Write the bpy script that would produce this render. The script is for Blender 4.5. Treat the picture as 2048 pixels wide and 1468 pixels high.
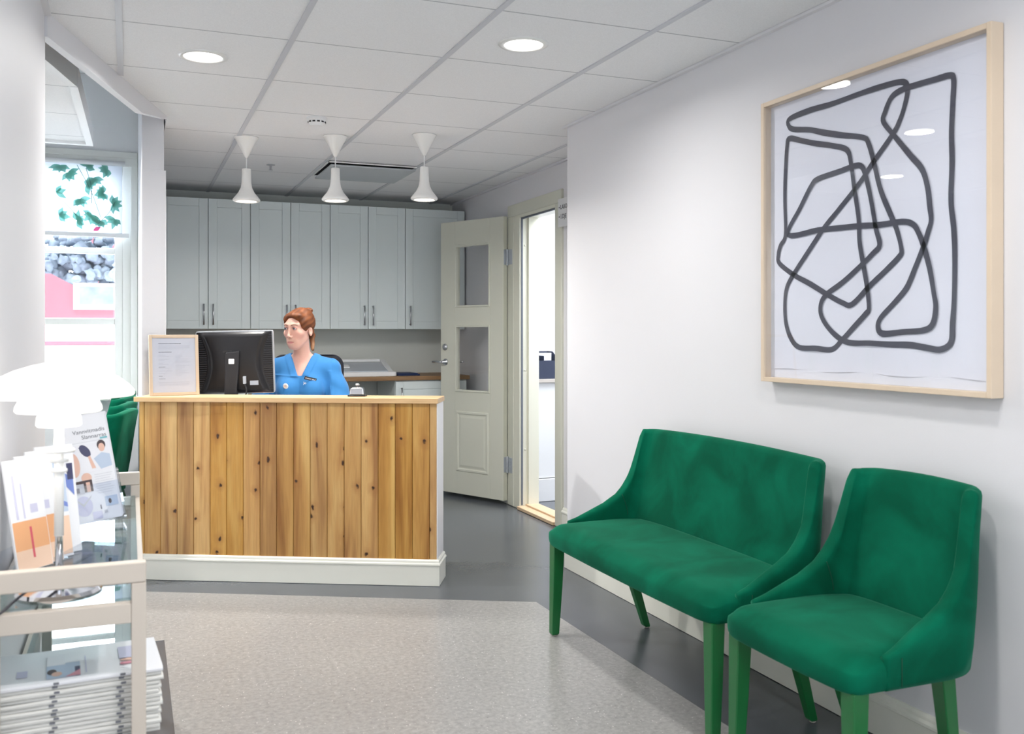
import bpy, bmesh, math, random
import numpy as np
from mathutils import Vector, Matrix, noise

for o in list(bpy.data.objects):
    bpy.data.objects.remove(o, do_unlink=True)
scene = bpy.context.scene
COL = scene.collection
R = math.radians
random.seed(7)

# ------------------------------------------------------------------ camera
EYE = 1.2445
cd = bpy.data.cameras.new('camera')
cam = bpy.data.objects.new('camera', cd)
COL.objects.link(cam)
cam.location = (0, 0, EYE)
cam.rotation_euler = (R(90), 0, -0.3829)
cd.sensor_width = 36
cd.lens = 1898.15 / 2048 * 36
cd.shift_y = -68.7 / 2048
cd.clip_start = 0.05
cd.clip_end = 200
cd.dof.use_dof = True
cd.dof.focus_distance = 4.9
cd.dof.aperture_fstop = 5.6
scene.camera = cam

# ------------------------------------------------------------------ colour management
vs = scene.view_settings
vs.view_transform = 'Standard'
vs.look = 'None'
vs.exposure = 0.08
vs.gamma = 1
vs.use_curve_mapping = False

# ------------------------------------------------------------------ world
w = bpy.data.worlds.new('world')
scene.world = w
w.use_nodes = True
wn = w.node_tree
wn.nodes.clear()
wo = wn.nodes.new('ShaderNodeOutputWorld')
wb = wn.nodes.new('ShaderNodeBackground')
wt = wn.nodes.new('ShaderNodeTexCoord'); ws = wn.nodes.new('ShaderNodeSeparateXYZ'); wr = wn.nodes.new('ShaderNodeMapRange')
wn.links.new(wt.outputs['Generated'], ws.inputs[0]); wn.links.new(ws.outputs['Y'], wr.inputs['Value'])
wr.inputs['From Min'].default_value = -0.2; wr.inputs['From Max'].default_value = 0.6
wr.inputs['To Min'].default_value = 2.75     # overcast sky over the entrance side
wr.inputs['To Max'].default_value = 17.0     # bright sky on the window side
wb.inputs[0].default_value = (0.88, 0.94, 1.0, 1)
wn.links.new(wr.outputs[0], wb.inputs[1])
wn.links.new(wb.outputs[0], wo.inputs[0])

def area(name, loc, size, power, color=(1, 1, 1), rot=(0, 0, 0), size_y=None, spread=180):
    l = bpy.data.lights.new(name, 'AREA')
    l.shape = 'RECTANGLE' if size_y else 'DISK'
    l.size = size
    if size_y: l.size_y = size_y
    l.energy = power
    l.color = color
    l.spread = R(spread)
    o = bpy.data.objects.new(name, l)
    COL.objects.link(o)
    o.location = loc
    o.rotation_euler = rot
    return o

sd = bpy.data.lights.new('outdoor_sun', 'SUN')
sd.energy = 3.0
sd.angle = R(8)
so = bpy.data.objects.new('outdoor_sun', sd)
COL.objects.link(so)
so.rotation_euler = (R(38), 0, R(-35))
so.location = (0, 12, 8)

# ------------------------------------------------------------------ material helpers
def _nt(name):
    m = bpy.data.materials.new(name)
    m.use_nodes = True
    nt = m.node_tree
    return m, nt, nt.nodes['Principled BSDF']

def lin(c):
    return tuple(((v / 255) / 12.92 if v <= 10 else ((v / 255 + 0.055) / 1.055) ** 2.4) for v in c)

def mat(name, rgb, rough=0.5, metal=0.0, spec=0.5, vary=0.03, scale=6.0, bump=0.0, bscale=80.0, sheen=0.0, coat=0.0, emit=None, estr=0.0, alpha=None):
    """principled material with a soft procedural variation of its colour and an optional grain"""
    m, nt, p = _nt(name)
    N, L = nt.nodes, nt.links
    c = lin(rgb)
    tc = N.new('ShaderNodeTexCoord')
    no = N.new('ShaderNodeTexNoise')
    no.inputs['Scale'].default_value = scale
    no.inputs['Detail'].default_value = 3
    L.new(tc.outputs['Object'], no.inputs['Vector'])
    mx = N.new('ShaderNodeMix'); mx.data_type = 'RGBA'
    mx.inputs['A'].default_value = tuple(max(0, v * (1 - vary)) for v in c) + (1,)
    mx.inputs['B'].default_value = tuple(min(1, v * (1 + vary)) for v in c) + (1,)
    L.new(no.outputs['Fac'], mx.inputs['Factor'])
    L.new(mx.outputs['Result'], p.inputs['Base Color'])
    p.inputs['Roughness'].default_value = rough
    p.inputs['Metallic'].default_value = metal
    p.inputs['Specular IOR Level'].default_value = spec
    if sheen:
        p.inputs['Sheen Weight'].default_value = sheen
        p.inputs['Sheen Roughness'].default_value = 0.4
    if coat: p.inputs['Coat Weight'].default_value = coat
    if emit is not None:
        p.inputs['Emission Color'].default_value = lin(emit) + (1,)
        p.inputs['Emission Strength'].default_value = estr
    if bump:
        n2 = N.new('ShaderNodeTexNoise'); n2.inputs['Scale'].default_value = bscale
        n2.inputs['Detail'].default_value = 2
        L.new(tc.outputs['Object'], n2.inputs['Vector'])
        b = N.new('ShaderNodeBump'); b.inputs['Strength'].default_value = bump
        b.inputs['Distance'].default_value = 0.002
        L.new(n2.outputs['Fac'], b.inputs['Height'])
        L.new(b.outputs['Normal'], p.inputs['Normal'])
    return m

def glass_mat(name, tint=(255, 255, 255), refl=0.08, rough=0.0):
    m = bpy.data.materials.new(name)
    m.use_nodes = True
    nt = m.node_tree; N, L = nt.nodes, nt.links
    N.clear()
    out = N.new('ShaderNodeOutputMaterial')
    tr = N.new('ShaderNodeBsdfTransparent'); tr.inputs[0].default_value = lin(tint) + (1,)
    gl = N.new('ShaderNodeBsdfGlossy'); gl.inputs['Roughness'].default_value = rough
    fr = N.new('ShaderNodeLayerWeight'); fr.inputs['Blend'].default_value = 0.5
    pw = N.new('ShaderNodeMath'); pw.operation = 'POWER'; pw.inputs[1].default_value = 5.0
    ad = N.new('ShaderNodeMath'); ad.operation = 'MULTIPLY_ADD'
    ad.inputs[1].default_value = 0.9; ad.inputs[2].default_value = refl; ad.use_clamp = True
    L.new(fr.outputs['Facing'], pw.inputs[0])
    mx = N.new('ShaderNodeMixShader')
    L.new(pw.outputs[0], ad.inputs[0]); L.new(ad.outputs[0], mx.inputs[0])
    L.new(tr.outputs[0], mx.inputs[1]); L.new(gl.outputs[0], mx.inputs[2])
    L.new(mx.outputs[0], out.inputs[0])
    return m

def emission_mat(name, rgb, s):
    m = bpy.data.materials.new(name); m.use_nodes = True
    nt = m.node_tree; nt.nodes.clear()
    o = nt.nodes.new('ShaderNodeOutputMaterial'); e = nt.nodes.new('ShaderNodeEmission')
    e.inputs[0].default_value = lin(rgb) + (1,); e.inputs[1].default_value = s
    nt.links.new(e.outputs[0], o.inputs[0])
    return m

M = {}
M['wall'] = mat('white_wall_paint', (227, 227, 231), 0.55, vary=0.012, scale=1.5, bump=0.08, bscale=160)
M['wall_bay'] = mat('bay_wall_paint', (238, 240, 242), 0.6, vary=0.012, scale=1.5)
M['wall_back'] = mat('grey_green_wall_paint', (226, 230, 225), 0.6, vary=0.02, scale=2)
M['base'] = mat('cream_skirting_paint', (236, 236, 226), 0.35, vary=0.02, scale=5)
M['casing'] = mat('sage_door_paint', (218, 219, 205), 0.35, vary=0.02, scale=4)
M['jamb'] = mat('cream_jamb_paint', (232, 232, 216), 0.35, vary=0.02, scale=4)
M['cab'] = mat('sage_cabinet_paint', (228, 237, 237), 0.35, vary=0.02, scale=3)
M['dark_gap'] = mat('dark_gap', (40, 40, 42), 0.8)
M['steel'] = mat('brushed_steel', (196, 198, 202), 0.28, metal=1.0, vary=0.03, scale=30)
M['chrome'] = mat('chrome', (225, 226, 230), 0.08, metal=1.0, vary=0.01)
M['zinc'] = mat('zinc_plated_steel', (196, 202, 208), 0.45, metal=0.4, vary=0.05, scale=60)
M['white_metal'] = mat('white_painted_metal', (240, 240, 238), 0.3, vary=0.01)
M['white_plastic'] = mat('white_plastic', (238, 239, 240), 0.3, vary=0.01)
M['black_plastic'] = mat('black_plastic', (22, 22, 27), 0.38, vary=0.1, scale=20, bump=0.05, bscale=400)
M['dark_plastic'] = mat('charcoal_plastic', (34, 34, 38), 0.4, vary=0.1, scale=20)
M['black_fabric'] = mat('black_office_fabric', (24, 25, 34), 0.9, vary=0.15, scale=60, bump=0.4, bscale=500)
M['navy'] = mat('navy_cardboard', (48, 56, 78), 0.6, vary=0.05)
M['paper'] = mat('white_paper', (240, 241, 246), 0.7, vary=0.01)
M['newsprint'] = mat('newsprint_edges', (226, 226, 222), 0.8, vary=0.06, scale=40)
M['ink'] = mat('grey_ink', (120, 122, 130), 0.8)
M['ink_light'] = mat('pale_grey_print', (196, 197, 204), 0.8)
M['ink_dark'] = mat('black_ink', (40, 40, 46), 0.8)
M['brush'] = mat('charcoal_brush_ink', (66, 66, 78), 0.7, vary=0.25, scale=14)
M['birch'] = mat('pale_birch', (222, 203, 180), 0.45, vary=0.05, scale=8)
M['clear_glass'] = glass_mat('clear_glass', refl=0.03)
M['acrylic'] = glass_mat('clear_acrylic', (248, 250, 253), 0.04)
M['shelf_glass'] = glass_mat('shelf_glass', (222, 234, 236), 0.10)
M['picture_glass'] = glass_mat('picture_glass', (252, 253, 255), 0.045)
M['cartpaint'] = mat('warm_white_cart_paint', (208, 198, 186), 0.4, vary=0.015)
M['legpaint'] = mat('green_leg_lacquer', (20, 104, 52), 0.3, vary=0.06, scale=12)
M['blue_cloth'] = mat('blue_scrub_cotton', (50, 126, 190), 0.8, vary=0.06, scale=12, bump=0.15, bscale=250, sheen=0.2)
M['trousers'] = mat('blue_trouser_cotton', (36, 120, 185), 0.85, vary=0.06, scale=12)

# ------------------------------------------------------------------ mesh helpers
def mobj(name, bm, m, parent=None, smooth=False, bevel=0.0, segs=2, matrix=None, sub=0, angle=None):
    me = bpy.data.meshes.new(name)
    if isinstance(bm, bmesh.types.BMesh):
        bmesh.ops.recalc_face_normals(bm, faces=bm.faces)
        bm.to_mesh(me); bm.free()
    else:
        me = bm; me.name = name
    for mm in (m if isinstance(m, (list, tuple)) else [m]):
        me.materials.append(mm)
    o = bpy.data.objects.new(name, me)
    COL.objects.link(o)
    if parent is not None: o.parent = parent
    if matrix is not None: o.matrix_local = matrix
    if smooth:
        for p in me.polygons: p.use_smooth = True
    if angle is not None:
        for p in me.polygons: p.use_smooth = True
        me.set_sharp_from_angle(angle=R(angle))
    if bevel:
        b = o.modifiers.new('bevel', 'BEVEL'); b.width = bevel; b.segments = segs; b.limit_method = 'ANGLE'
    if sub:
        s = o.modifiers.new('subdivision', 'SUBSURF'); s.levels = sub; s.render_levels = sub
    return o

def B(): return bmesh.new()

def box(bm, x0, x1, y0, y1, z0, z1, mi=0, mtx=None):
    co = [(x, y, z) for x in (x0, x1) for y in (y0, y1) for z in (z0, z1)]
    v = [bm.verts.new(mtx @ Vector(c) if mtx else c) for c in co]
    fs = []
    for q in ((0, 1, 3, 2), (4, 6, 7, 5), (0, 4, 5, 1), (2, 3, 7, 6), (0, 2, 6, 4), (1, 5, 7, 3)):
        f = bm.faces.new([v[i] for i in q]); f.material_index = mi; fs.append(f)
    return fs

def prism(bm, poly, z0, z1, mi=0, axis='z', mtx=None):
    def P(a, b, c):
        v = {'z': (a, b, c), 'y': (a, c, b), 'x': (c, a, b)}[axis]
        return mtx @ Vector(v) if mtx else v
    lo = [bm.verts.new(P(a, b, z0)) for a, b in poly]
    hi = [bm.verts.new(P(a, b, z1)) for a, b in poly]
    n = len(poly)
    f = bm.faces.new(lo); f.material_index = mi
    f = bm.faces.new(hi[::-1]); f.material_index = mi
    for i in range(n):
        f = bm.faces.new([lo[i], hi[i], hi[(i + 1) % n], lo[(i + 1) % n]]); f.material_index = mi

def lathe(bm, prof, c=(0, 0, 0), n=32, mi=0, mtx=None, cap=True):
    rings = []
    for r, z in prof:
        ring = []
        for k in range(n):
            a = 2 * math.pi * k / n
            p = Vector((c[0] + r * math.cos(a), c[1] + r * math.sin(a), c[2] + z))
            ring.append(bm.verts.new(mtx @ p if mtx else p))
        rings.append(ring)
    for a, b in zip(rings, rings[1:]):
        for k in range(n):
            f = bm.faces.new([a[k], a[(k + 1) % n], b[(k + 1) % n], b[k]]); f.material_index = mi; f.smooth = True
    if cap:
        for rg in (rings[0], rings[-1]):
            f = bm.faces.new(rg); f.material_index = mi

def tube(bm, pts, r, n=10, mi=0, cap=True):
    pts = [Vector(p) for p in pts]
    rs = r if isinstance(r, (list, tuple)) else [r] * len(pts)
    rings = []
    prev = None
    for i, p in enumerate(pts):
        if i == 0: t = pts[1] - p
        elif i == len(pts) - 1: t = p - pts[i - 1]
        else: t = (pts[i + 1] - pts[i - 1])
        t.normalize()
        if prev is None:
            up = Vector((0, 0, 1)) if abs(t.z) < 0.9 else Vector((1, 0, 0))
            a = t.cross(up).normalized()
        else:
            a = (prev - t * prev.dot(t)).normalized()
        prev = a
        b = t.cross(a)
        rings.append([bm.verts.new(p + (a * math.cos(2 * math.pi * k / n) + b * math.sin(2 * math.pi * k / n)) * rs[i]) for k in range(n)])
    for a, b in zip(rings, rings[1:]):
        for k in range(n):
            f = bm.faces.new([a[k], a[(k + 1) % n], b[(k + 1) % n], b[k]]); f.smooth = True; f.material_index = mi
    if cap:
        for rg in (rings[0], rings[-1]):
            f = bm.faces.new(rg); f.material_index = mi

def rbox(bm, x0, x1, y0, y1, z0, z1, r=0.02, seg=4, mtx=None, mi=0):
    """box with rounded vertical corners"""
    poly = []
    for cx, cy, a0 in ((x1 - r, y1 - r, 0), (x0 + r, y1 - r, 90), (x0 + r, y0 + r, 180), (x1 - r, y0 + r, 270)):
        for k in range(seg + 1):
            a = R(a0 + 90 * k / seg)
            poly.append((cx + r * math.cos(a), cy + r * math.sin(a)))
    prism(bm, poly, z0, z1, mtx=mtx, mi=mi)

def catmull(pts, n=8, closed=False):
    P = [Vector(p) for p in pts]
    out = []
    N = len(P)
    for i in range(N if closed else N - 1):
        p0 = P[(i - 1) % N] if closed or i > 0 else P[0]
        p1 = P[i]; p2 = P[(i + 1) % N]
        p3 = P[(i + 2) % N] if closed or i + 2 < N else P[-1]
        for k in range(n):
            t = k / n
            out.append(0.5 * ((2 * p1) + (p2 - p0) * t + (2 * p0 - 5 * p1 + 4 * p2 - p3) * t * t + (3 * p1 - p0 - 3 * p2 + p3) * t ** 3))
    if not closed: out.append(P[-1])
    return out

def thing(name, label, cat, loc=(0, 0, 0), rz=0, group=None):
    o = bpy.data.objects.new(name, None)
    COL.objects.link(o)
    o.empty_display_size = 0.1
    o.location = loc; o.rotation_euler = (0, 0, rz)
    o['label'] = label; o['category'] = cat
    if group: o['group'] = group
    return o

def tag(o, label, cat, group=None, kind=None):
    o['label'] = label; o['category'] = cat
    if group: o['group'] = group
    if kind: o['kind'] = kind
    return o

def struct(name, bm, m, label=None, parent=None, **k):
    o = mobj(name, bm, m, parent, **k)
    if parent is None:
        o['kind'] = 'structure'
        if label: o['label'] = label
    return o

def sroot(name, label, loc=(0, 0, 0), rz=0):
    o = bpy.data.objects.new(name, None); COL.objects.link(o)
    o.location = loc; o.rotation_euler = (0, 0, rz)
    o['kind'] = 'structure'; o['label'] = label
    return o

def dup(root, loc=None, rz=None, label=None):
    r = root.copy(); COL.objects.link(r)
    if loc is not None: r.location = loc
    if rz is not None: r.rotation_euler = (0, 0, rz)
    if label: r['label'] = label
    def rec(src, dst):
        for ch in list(src.children):
            c = ch.copy(); COL.objects.link(c); c.parent = dst
            rec(ch, c)
    rec(root, r)
    return r

def text_mesh(name, s, size, m, parent=None, matrix=None, thick=0.0004, align='LEFT', bold=0.0):
    cu = bpy.data.curves.new(name, 'FONT')
    cu.body = s; cu.size = size; cu.extrude = thick; cu.align_x = align; cu.offset = bold
    cu.resolution_u = 3
    t = bpy.data.objects.new(name + '_curve', cu)
    COL.objects.link(t)
    dg = bpy.context.evaluated_depsgraph_get()
    me = bpy.data.meshes.new_from_object(t.evaluated_get(dg))
    bpy.data.objects.remove(t, do_unlink=True)
    me.materials.clear()
    return mobj(name, me, m, parent, matrix=matrix)

# ------------------------------------------------------------------ dimensions of the room
H = 2.34          # suspended ceiling
XR = 2.155        # right wall
XD = 2.56         # recessed wall with the door
YC = 4.568        # corner where the right wall steps back
YB = 7.72         # back wall
XL = -0.27        # left wall
YL = 3.63         # end of left wall
SX0, SX1 = 0.058, 0.168   # partition between bay and reception
SY = 5.33

# ================================================================== FLOOR
def floor_materials():
    # pale speckled vinyl
    m, nt, p = _nt('pale_speckled_vinyl'); N, L = nt.nodes, nt.links
    tc = N.new('ShaderNodeTexCoord')
    big = N.new('ShaderNodeTexNoise'); big.inputs['Scale'].default_value = 1.2; big.inputs['Detail'].default_value = 4
    L.new(tc.outputs['Object'], big.inputs['Vector'])
    r0 = N.new('ShaderNodeValToRGB')
    r0.color_ramp.elements[0].position = 0.3; r0.color_ramp.elements[0].color = lin((150, 149, 148)) + (1,)
    r0.color_ramp.elements[1].position = 0.75; r0.color_ramp.elements[1].color = lin((163, 162, 160)) + (1,)
    L.new(big.outputs['Fac'], r0.inputs[0])
    fine = N.new('ShaderNodeTexNoise'); fine.inputs['Scale'].default_value = 55; fine.inputs['Detail'].default_value = 5
    fine.inputs['Roughness'].default_value = 0.7
    L.new(tc.outputs['Object'], fine.inputs['Vector'])
    rf = N.new('ShaderNodeValToRGB')
    rf.color_ramp.elements[0].position = 0.35; rf.color_ramp.elements[0].color = (0.76, 0.76, 0.76, 1)
    rf.color_ramp.elements[1].position = 0.65; rf.color_ramp.elements[1].color = (1.16, 1.16, 1.16, 1)
    L.new(fine.outputs['Fac'], rf.inputs[0])
    mul = N.new('ShaderNodeMix'); mul.data_type = 'RGBA'; mul.blend_type = 'MULTIPLY'; mul.inputs['Factor'].default_value = 1
    L.new(r0.outputs[0], mul.inputs['A']); L.new(rf.outputs[0], mul.inputs['B'])
    cur = mul.outputs['Result']
    for sc, th, col in ((55, 0.10, (236, 234, 230)), (38, 0.075, (96, 92, 90)), (85, 0.12, (222, 220, 216)), (70, 0.08, (120, 116, 112))):
        vo = N.new('ShaderNodeTexVoronoi'); vo.inputs['Scale'].default_value = sc
        mp = N.new('ShaderNodeMapping'); mp.inputs['Location'].default_value = (sc, sc * 0.3, 0)
        mp.inputs['Scale'].default_value = (1, 0.7, 1); mp.inputs['Rotation'].default_value = (0, 0, sc)
        L.new(tc.outputs['Object'], mp.inputs[0]); L.new(mp.outputs[0], vo.inputs['Vector'])
        gate = N.new('ShaderNodeMath'); gate.operation = 'LESS_THAN'; gate.inputs[1].default_value = 0.28
        sx = N.new('ShaderNodeSeparateColor'); L.new(vo.outputs['Color'], sx.inputs[0])
        L.new(sx.outputs[0], gate.inputs[0])
        lt = N.new('ShaderNodeMath'); lt.operation = 'LESS_THAN'; lt.inputs[1].default_value = th * 1.4
        L.new(vo.outputs['Distance'], lt.inputs[0])
        mu = N.new('ShaderNodeMath'); mu.operation = 'MULTIPLY'
        L.new(gate.outputs[0], mu.inputs[0]); L.new(lt.outputs[0], mu.inputs[1])
        sc2 = N.new('ShaderNodeMath'); sc2.operation = 'MULTIPLY'; sc2.inputs[1].default_value = 0.5
        L.new(mu.outputs[0], sc2.inputs[0])
        mx = N.new('ShaderNodeMix'); mx.data_type = 'RGBA'; mx.inputs['B'].default_value = lin(col) + (1,)
        L.new(cur, mx.inputs['A']); L.new(sc2.outputs[0], mx.inputs['Factor'])
        cur = mx.outputs['Result']
    L.new(cur, p.inputs['Base Color'])
    p.inputs['Roughness'].default_value = 0.3
    p.inputs['Specular IOR Level'].default_value = 0.5
    bn = N.new('ShaderNodeBump'); bn.inputs['Strength'].default_value = 0.06; bn.inputs['Distance'].default_value = 0.002
    L.new(fine.outputs['Fac'], bn.inputs['Height']); L.new(bn.outputs[0], p.inputs['Normal'])
    # dark linoleum
    d = mat('grey_linoleum', (88, 92, 98), 0.24, vary=0.08, scale=3, bump=0.05, bscale=60)
    return m, d
M['pale_floor'], M['dark_floor'] = floor_materials()

bm = B()
box(bm, -3.0, 5.0, -2.5, 9.0, -0.12, -0.002)
struct('floor', bm, M['dark_floor'], 'dark grey linoleum floor around the pale speckled field')
bm = B()
# far edge runs parallel to the counter, right edge parallel to the wall
P0 = Vector((0.079, 4.887)); P1 = Vector((1.742, 4.026))
dr = (P1 - P0).normalized()
def on_edge(x): return P0.y + (x - P0.x) * dr.y / dr.x
poly = [(-2.8, on_edge(-2.8)), (P1.x, P1.y), (1.80, -2.4), (0.13, -2.4), (0.13, 4.09), (-2.8, 4.09)]
prism(bm, poly, -0.004, 0.0)
struct('floor_inlay', bm, M['pale_floor'], 'pale speckled vinyl field set in the grey floor')

# ================================================================== WALLS
bm = B(); box(bm, XR, XR + 0.10, -2.5, YC, 0, 3.169); box(bm, XR + 0.10, XD, YC - 0.10, YC, 0, 3.169)
struct('wall_right', bm, M['wall'], 'white wall on the right behind the green bench', bevel=0.004)
bm = B()
OY0, OY1, OZ = 5.55, 6.32, 2.10       # opening in the door wall
box(bm, XD, XD + 0.10, YC, OY0, 0, 3.169); box(bm, XD, XD + 0.10, OY1, YB, 0, 3.169); box(bm, XD, XD + 0.10, OY0, OY1, OZ, 3.169)
struct('wall_doorway', bm, M['wall'], 'pale wall at the back right with the open door')
bm = B()
box(bm, SX0, 2.7, YB, YB + 0.12, 0, 3.169)
struct('wall_back', bm, M['wall_back'], 'grey-green wall behind the cabinets')
bm = B()
WX0, WX1, WZ0, WZ1 = -1.3, 0.008, 0.78, 2.50
box(bm, -3.0, WX0, YB, YB + 0.12, 0, 3.169); box(bm, WX0, WX1, YB, YB + 0.12, 0, WZ0)
box(bm, WX0, WX1, YB, YB + 0.12, WZ1, 3.169); box(bm, WX1, SX0, YB, YB + 0.12, 0, 3.169)
struct('wall_window', bm, M['wall_bay'], 'pale wall around the window in the bay')
bm = B(); box(bm, XL - 0.12, XL, -2.5, YL, 0, 3.169); box(bm, -3.0, XL - 0.12, YL - 0.12, YL, 0, 3.169)
struct('wall_left', bm, M['wall'], 'white wall on the left behind the serving cart', bevel=0.004)
bm = B(); box(bm, -3.0, -2.9, YL, YB, 0, 3.169)
struct('wall_bay', bm, M['wall_bay'], 'outer wall of the window bay')
bm = B(); box(bm, SX0, SX1, SY, YB, 0, 3.169)
struct('wall_partition', bm, M['wall'], 'narrow white wall end left of the wall cabinets', bevel=0.003)
bm = B(); box(bm, SX0 - 0.001, SX1 + 0.010, SY - 0.003, SY + 0.05, 0.9, 2.10)
struct('trim_1', bm, M['wall'], 'thin white corner cover on the wall end', bevel=0.003)

bm = B(); box(bm, XL, XR, -2.56, -2.5, H, 3.169)  # added out of view to stop sky light leaking in above the tiles
struct('wall_light_block', bm, M['wall'], 'added unseen wall piece above the tile ceiling behind the camera, blocks sky light')

# ================================================================== CEILING
def ceiling_material():
    m, nt, p = _nt('ceiling_tiles'); N, L = nt.nodes, nt.links
    g = N.new('ShaderNodeTexCoord'); s = N.new('ShaderNodeSeparateXYZ'); L.new(g.outputs['Object'], s.inputs[0])
    def lines(sock, off, width):
        a = N.new('ShaderNodeMath'); a.operation = 'ADD'; a.inputs[1].default_value = -off + 30.0
        L.new(sock, a.inputs[0])
        b = N.new('ShaderNodeMath'); b.operation = 'PINGPONG'; b.inputs[1].default_value = 0.3
        L.new(a.outputs[0], b.inputs[0])
        c = N.new('ShaderNodeMath'); c.operation = 'LESS_THAN'; c.inputs[1].default_value = width
        L.new(b.outputs[0], c.inputs[0])
        return c.outputs[0]
    ly = lines(s.outputs['Y'], 3.007, 0.0035)
    no = N.new('ShaderNodeTexNoise'); no.inputs['Scale'].default_value = 260
    L.new(g.outputs['Object'], no.inputs['Vector'])
    r = N.new('ShaderNodeValToRGB')
    r.color_ramp.elements[0].position = 0.35; r.color_ramp.elements[0].color = lin((238, 239, 241)) + (1,)
    r.color_ramp.elements[1].position = 0.65; r.color_ramp.elements[1].color = lin((245, 246, 248)) + (1,)
    L.new(no.outputs['Fac'], r.inputs[0])
    mx = N.new('ShaderNodeMix'); mx.data_type = 'RGBA'; mx.inputs['B'].default_value = lin((178, 180, 186)) + (1,)
    L.new(r.outputs[0], mx.inputs['A']); L.new(ly, mx.inputs['Factor'])
    L.new(mx.outputs['Result'], p.inputs['Base Color'])
    p.inputs['Roughness'].default_value = 0.85
    b = N.new('ShaderNodeBump'); b.inputs['Strength'].default_value = 0.15; b.inputs['Distance'].default_value = 0.001
    L.new(no.outputs['Fac'], b.inputs['Height']); L.new(b.outputs[0], p.inputs['Normal'])
    return m
M['ceiling'] = ceiling_material()
EX0, EY0, EX1, EY1 = -0.257, 3.62, 0.175, 5.114      # diagonal edge of the suspended ceiling
bm = B()
poly = [(XL, -2.5), (XR + 0.1, -2.5), (XR + 0.1, YC), (XD + 0.1, YC), (XD + 0.1, YB), (SX1, YB), (EX1, EY1), (EX0, EY0), (XL, 3.50)]
prism(bm, poly, H, H + 0.05)
struct('ceiling', bm, M['ceiling'], 'white suspended tile ceiling over the reception')
# grid bars running towards the back wall
M['bar'] = mat('ceiling_bar', (208, 210, 216), 0.5, vary=0.01)
def edge_y(x): return EY0 + (x - EX0) * (EY1 - EY0) / (EX1 - EX0)
for k, (xb, y0, y1) in enumerate(((-0.035, -2.4, edge_y(-0.035) - 0.03), (0.562, -2.4, YB), (1.162, -2.4, YB), (1.762, -2.4, YB), (2.362, YC, YB))):
    bm = B(); box(bm, xb - 0.011, xb + 0.011, y0, y1, H - 0.005, H + 0.002)
    struct('trim_%d' % (k + 2), bm, M['bar'], 'ceiling grid bar running to the back wall')
# shadow-line trim along the right wall
bm = B(); box(bm, XR - 0.02, XR, -2.4, YC + 0.02, H - 0.012, H - 0.001)
struct('trim_8', bm, M['wall'], 'edge profile between ceiling and right wall')
bm = B(); box(bm, XD - 0.02, XD, YC, YB, H - 0.012, H - 0.001)
struct('trim_9', bm, M['wall'], 'edge profile between ceiling and doorway wall')
bm = B(); box(bm, XL, XL + 0.02, -2.4, 3.60, H - 0.014, H - 0.001)
struct('trim_10', bm, M['wall'], 'edge profile between ceiling and left wall')
# fascia under the diagonal edge
bm = B()
d = Vector((EX1 - EX0, EY1 - EY0, 0)); L_ = d.length; d.normalize(); nrm = Vector((-d.y, d.x, 0))
t69 = (4.69 - EY0) / d.y
prof = [(-0.02, H + 0.02), (-0.02, 2.256), (t69, 2.256), (L_, 2.325), (L_, H + 0.02)]
for off, sgn in ((0.0, 1),):
    a = [bm.verts.new(Vector((EX0, EY0, 0)) + d * s + Vector((0, 0, z)) - nrm * 0.002) for s, z in prof]
    b = [bm.verts.new(Vector((EX0, EY0, 0)) + d * s + Vector((0, 0, z)) + nrm * 0.03) for s, z in prof]
    bm.faces.new(a); bm.faces.new(b[::-1])
    for i in range(5): bm.faces.new([a[i], b[i], b[(i + 1) % 5], a[(i + 1) % 5]])
struct('trim_11', bm, M['wall'], 'white board under the slanting ceiling edge')
bm = B()
box(bm, -3.1, 4.9, -2.5, 7.84, 3.17, 3.27)  # real over the bay, widened beyond it as an unseen cover against sky light
struct('ceiling_bay', bm, M['wall_bay'], 'high concrete ceiling over the bay, extended unseen above the tile ceiling to block sky light')
# lowered ceiling island in the bay
bm = B()
isl = [(-1.9, 3.9), (-0.44, 3.80), (-0.222, 4.74), (-0.204, 6.20), (-1.9, 6.20)]
prism(bm, isl, 2.375, 2.46)
o = struct('ceiling_island', bm, M['ceiling'], 'lowered angular ceiling panel hanging in the window bay')
bm = B()
for q_, (a, b) in enumerate(zip(isl, isl[1:] + isl[:1])):
    A = Vector(a + (0,)); Bv = Vector(b + (0,)); dd = (Bv - A).normalized(); nn = Vector((-dd.y, dd.x, 0))
    mt = Matrix.Translation(A) @ Matrix((list(dd) + [0], list(nn) + [0], [0, 0, 1, 0], [0, 0, 0, 1])).transposed()
    mt = Matrix(((dd.x, nn.x, 0, A.x), (dd.y, nn.y, 0, A.y), (0, 0, 1, 0), (0, 0, 0, 1)))
    box(bm, -0.002, (Bv - A).length - 0.015, -0.004 + 0.0004 * q_, 0.035, 2.358 + 0.0005 * q_, 2.462 + 0.0005 * q_, mtx=mt)
mobj('edge_frame', bm, M['wall_bay'], o)

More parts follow.
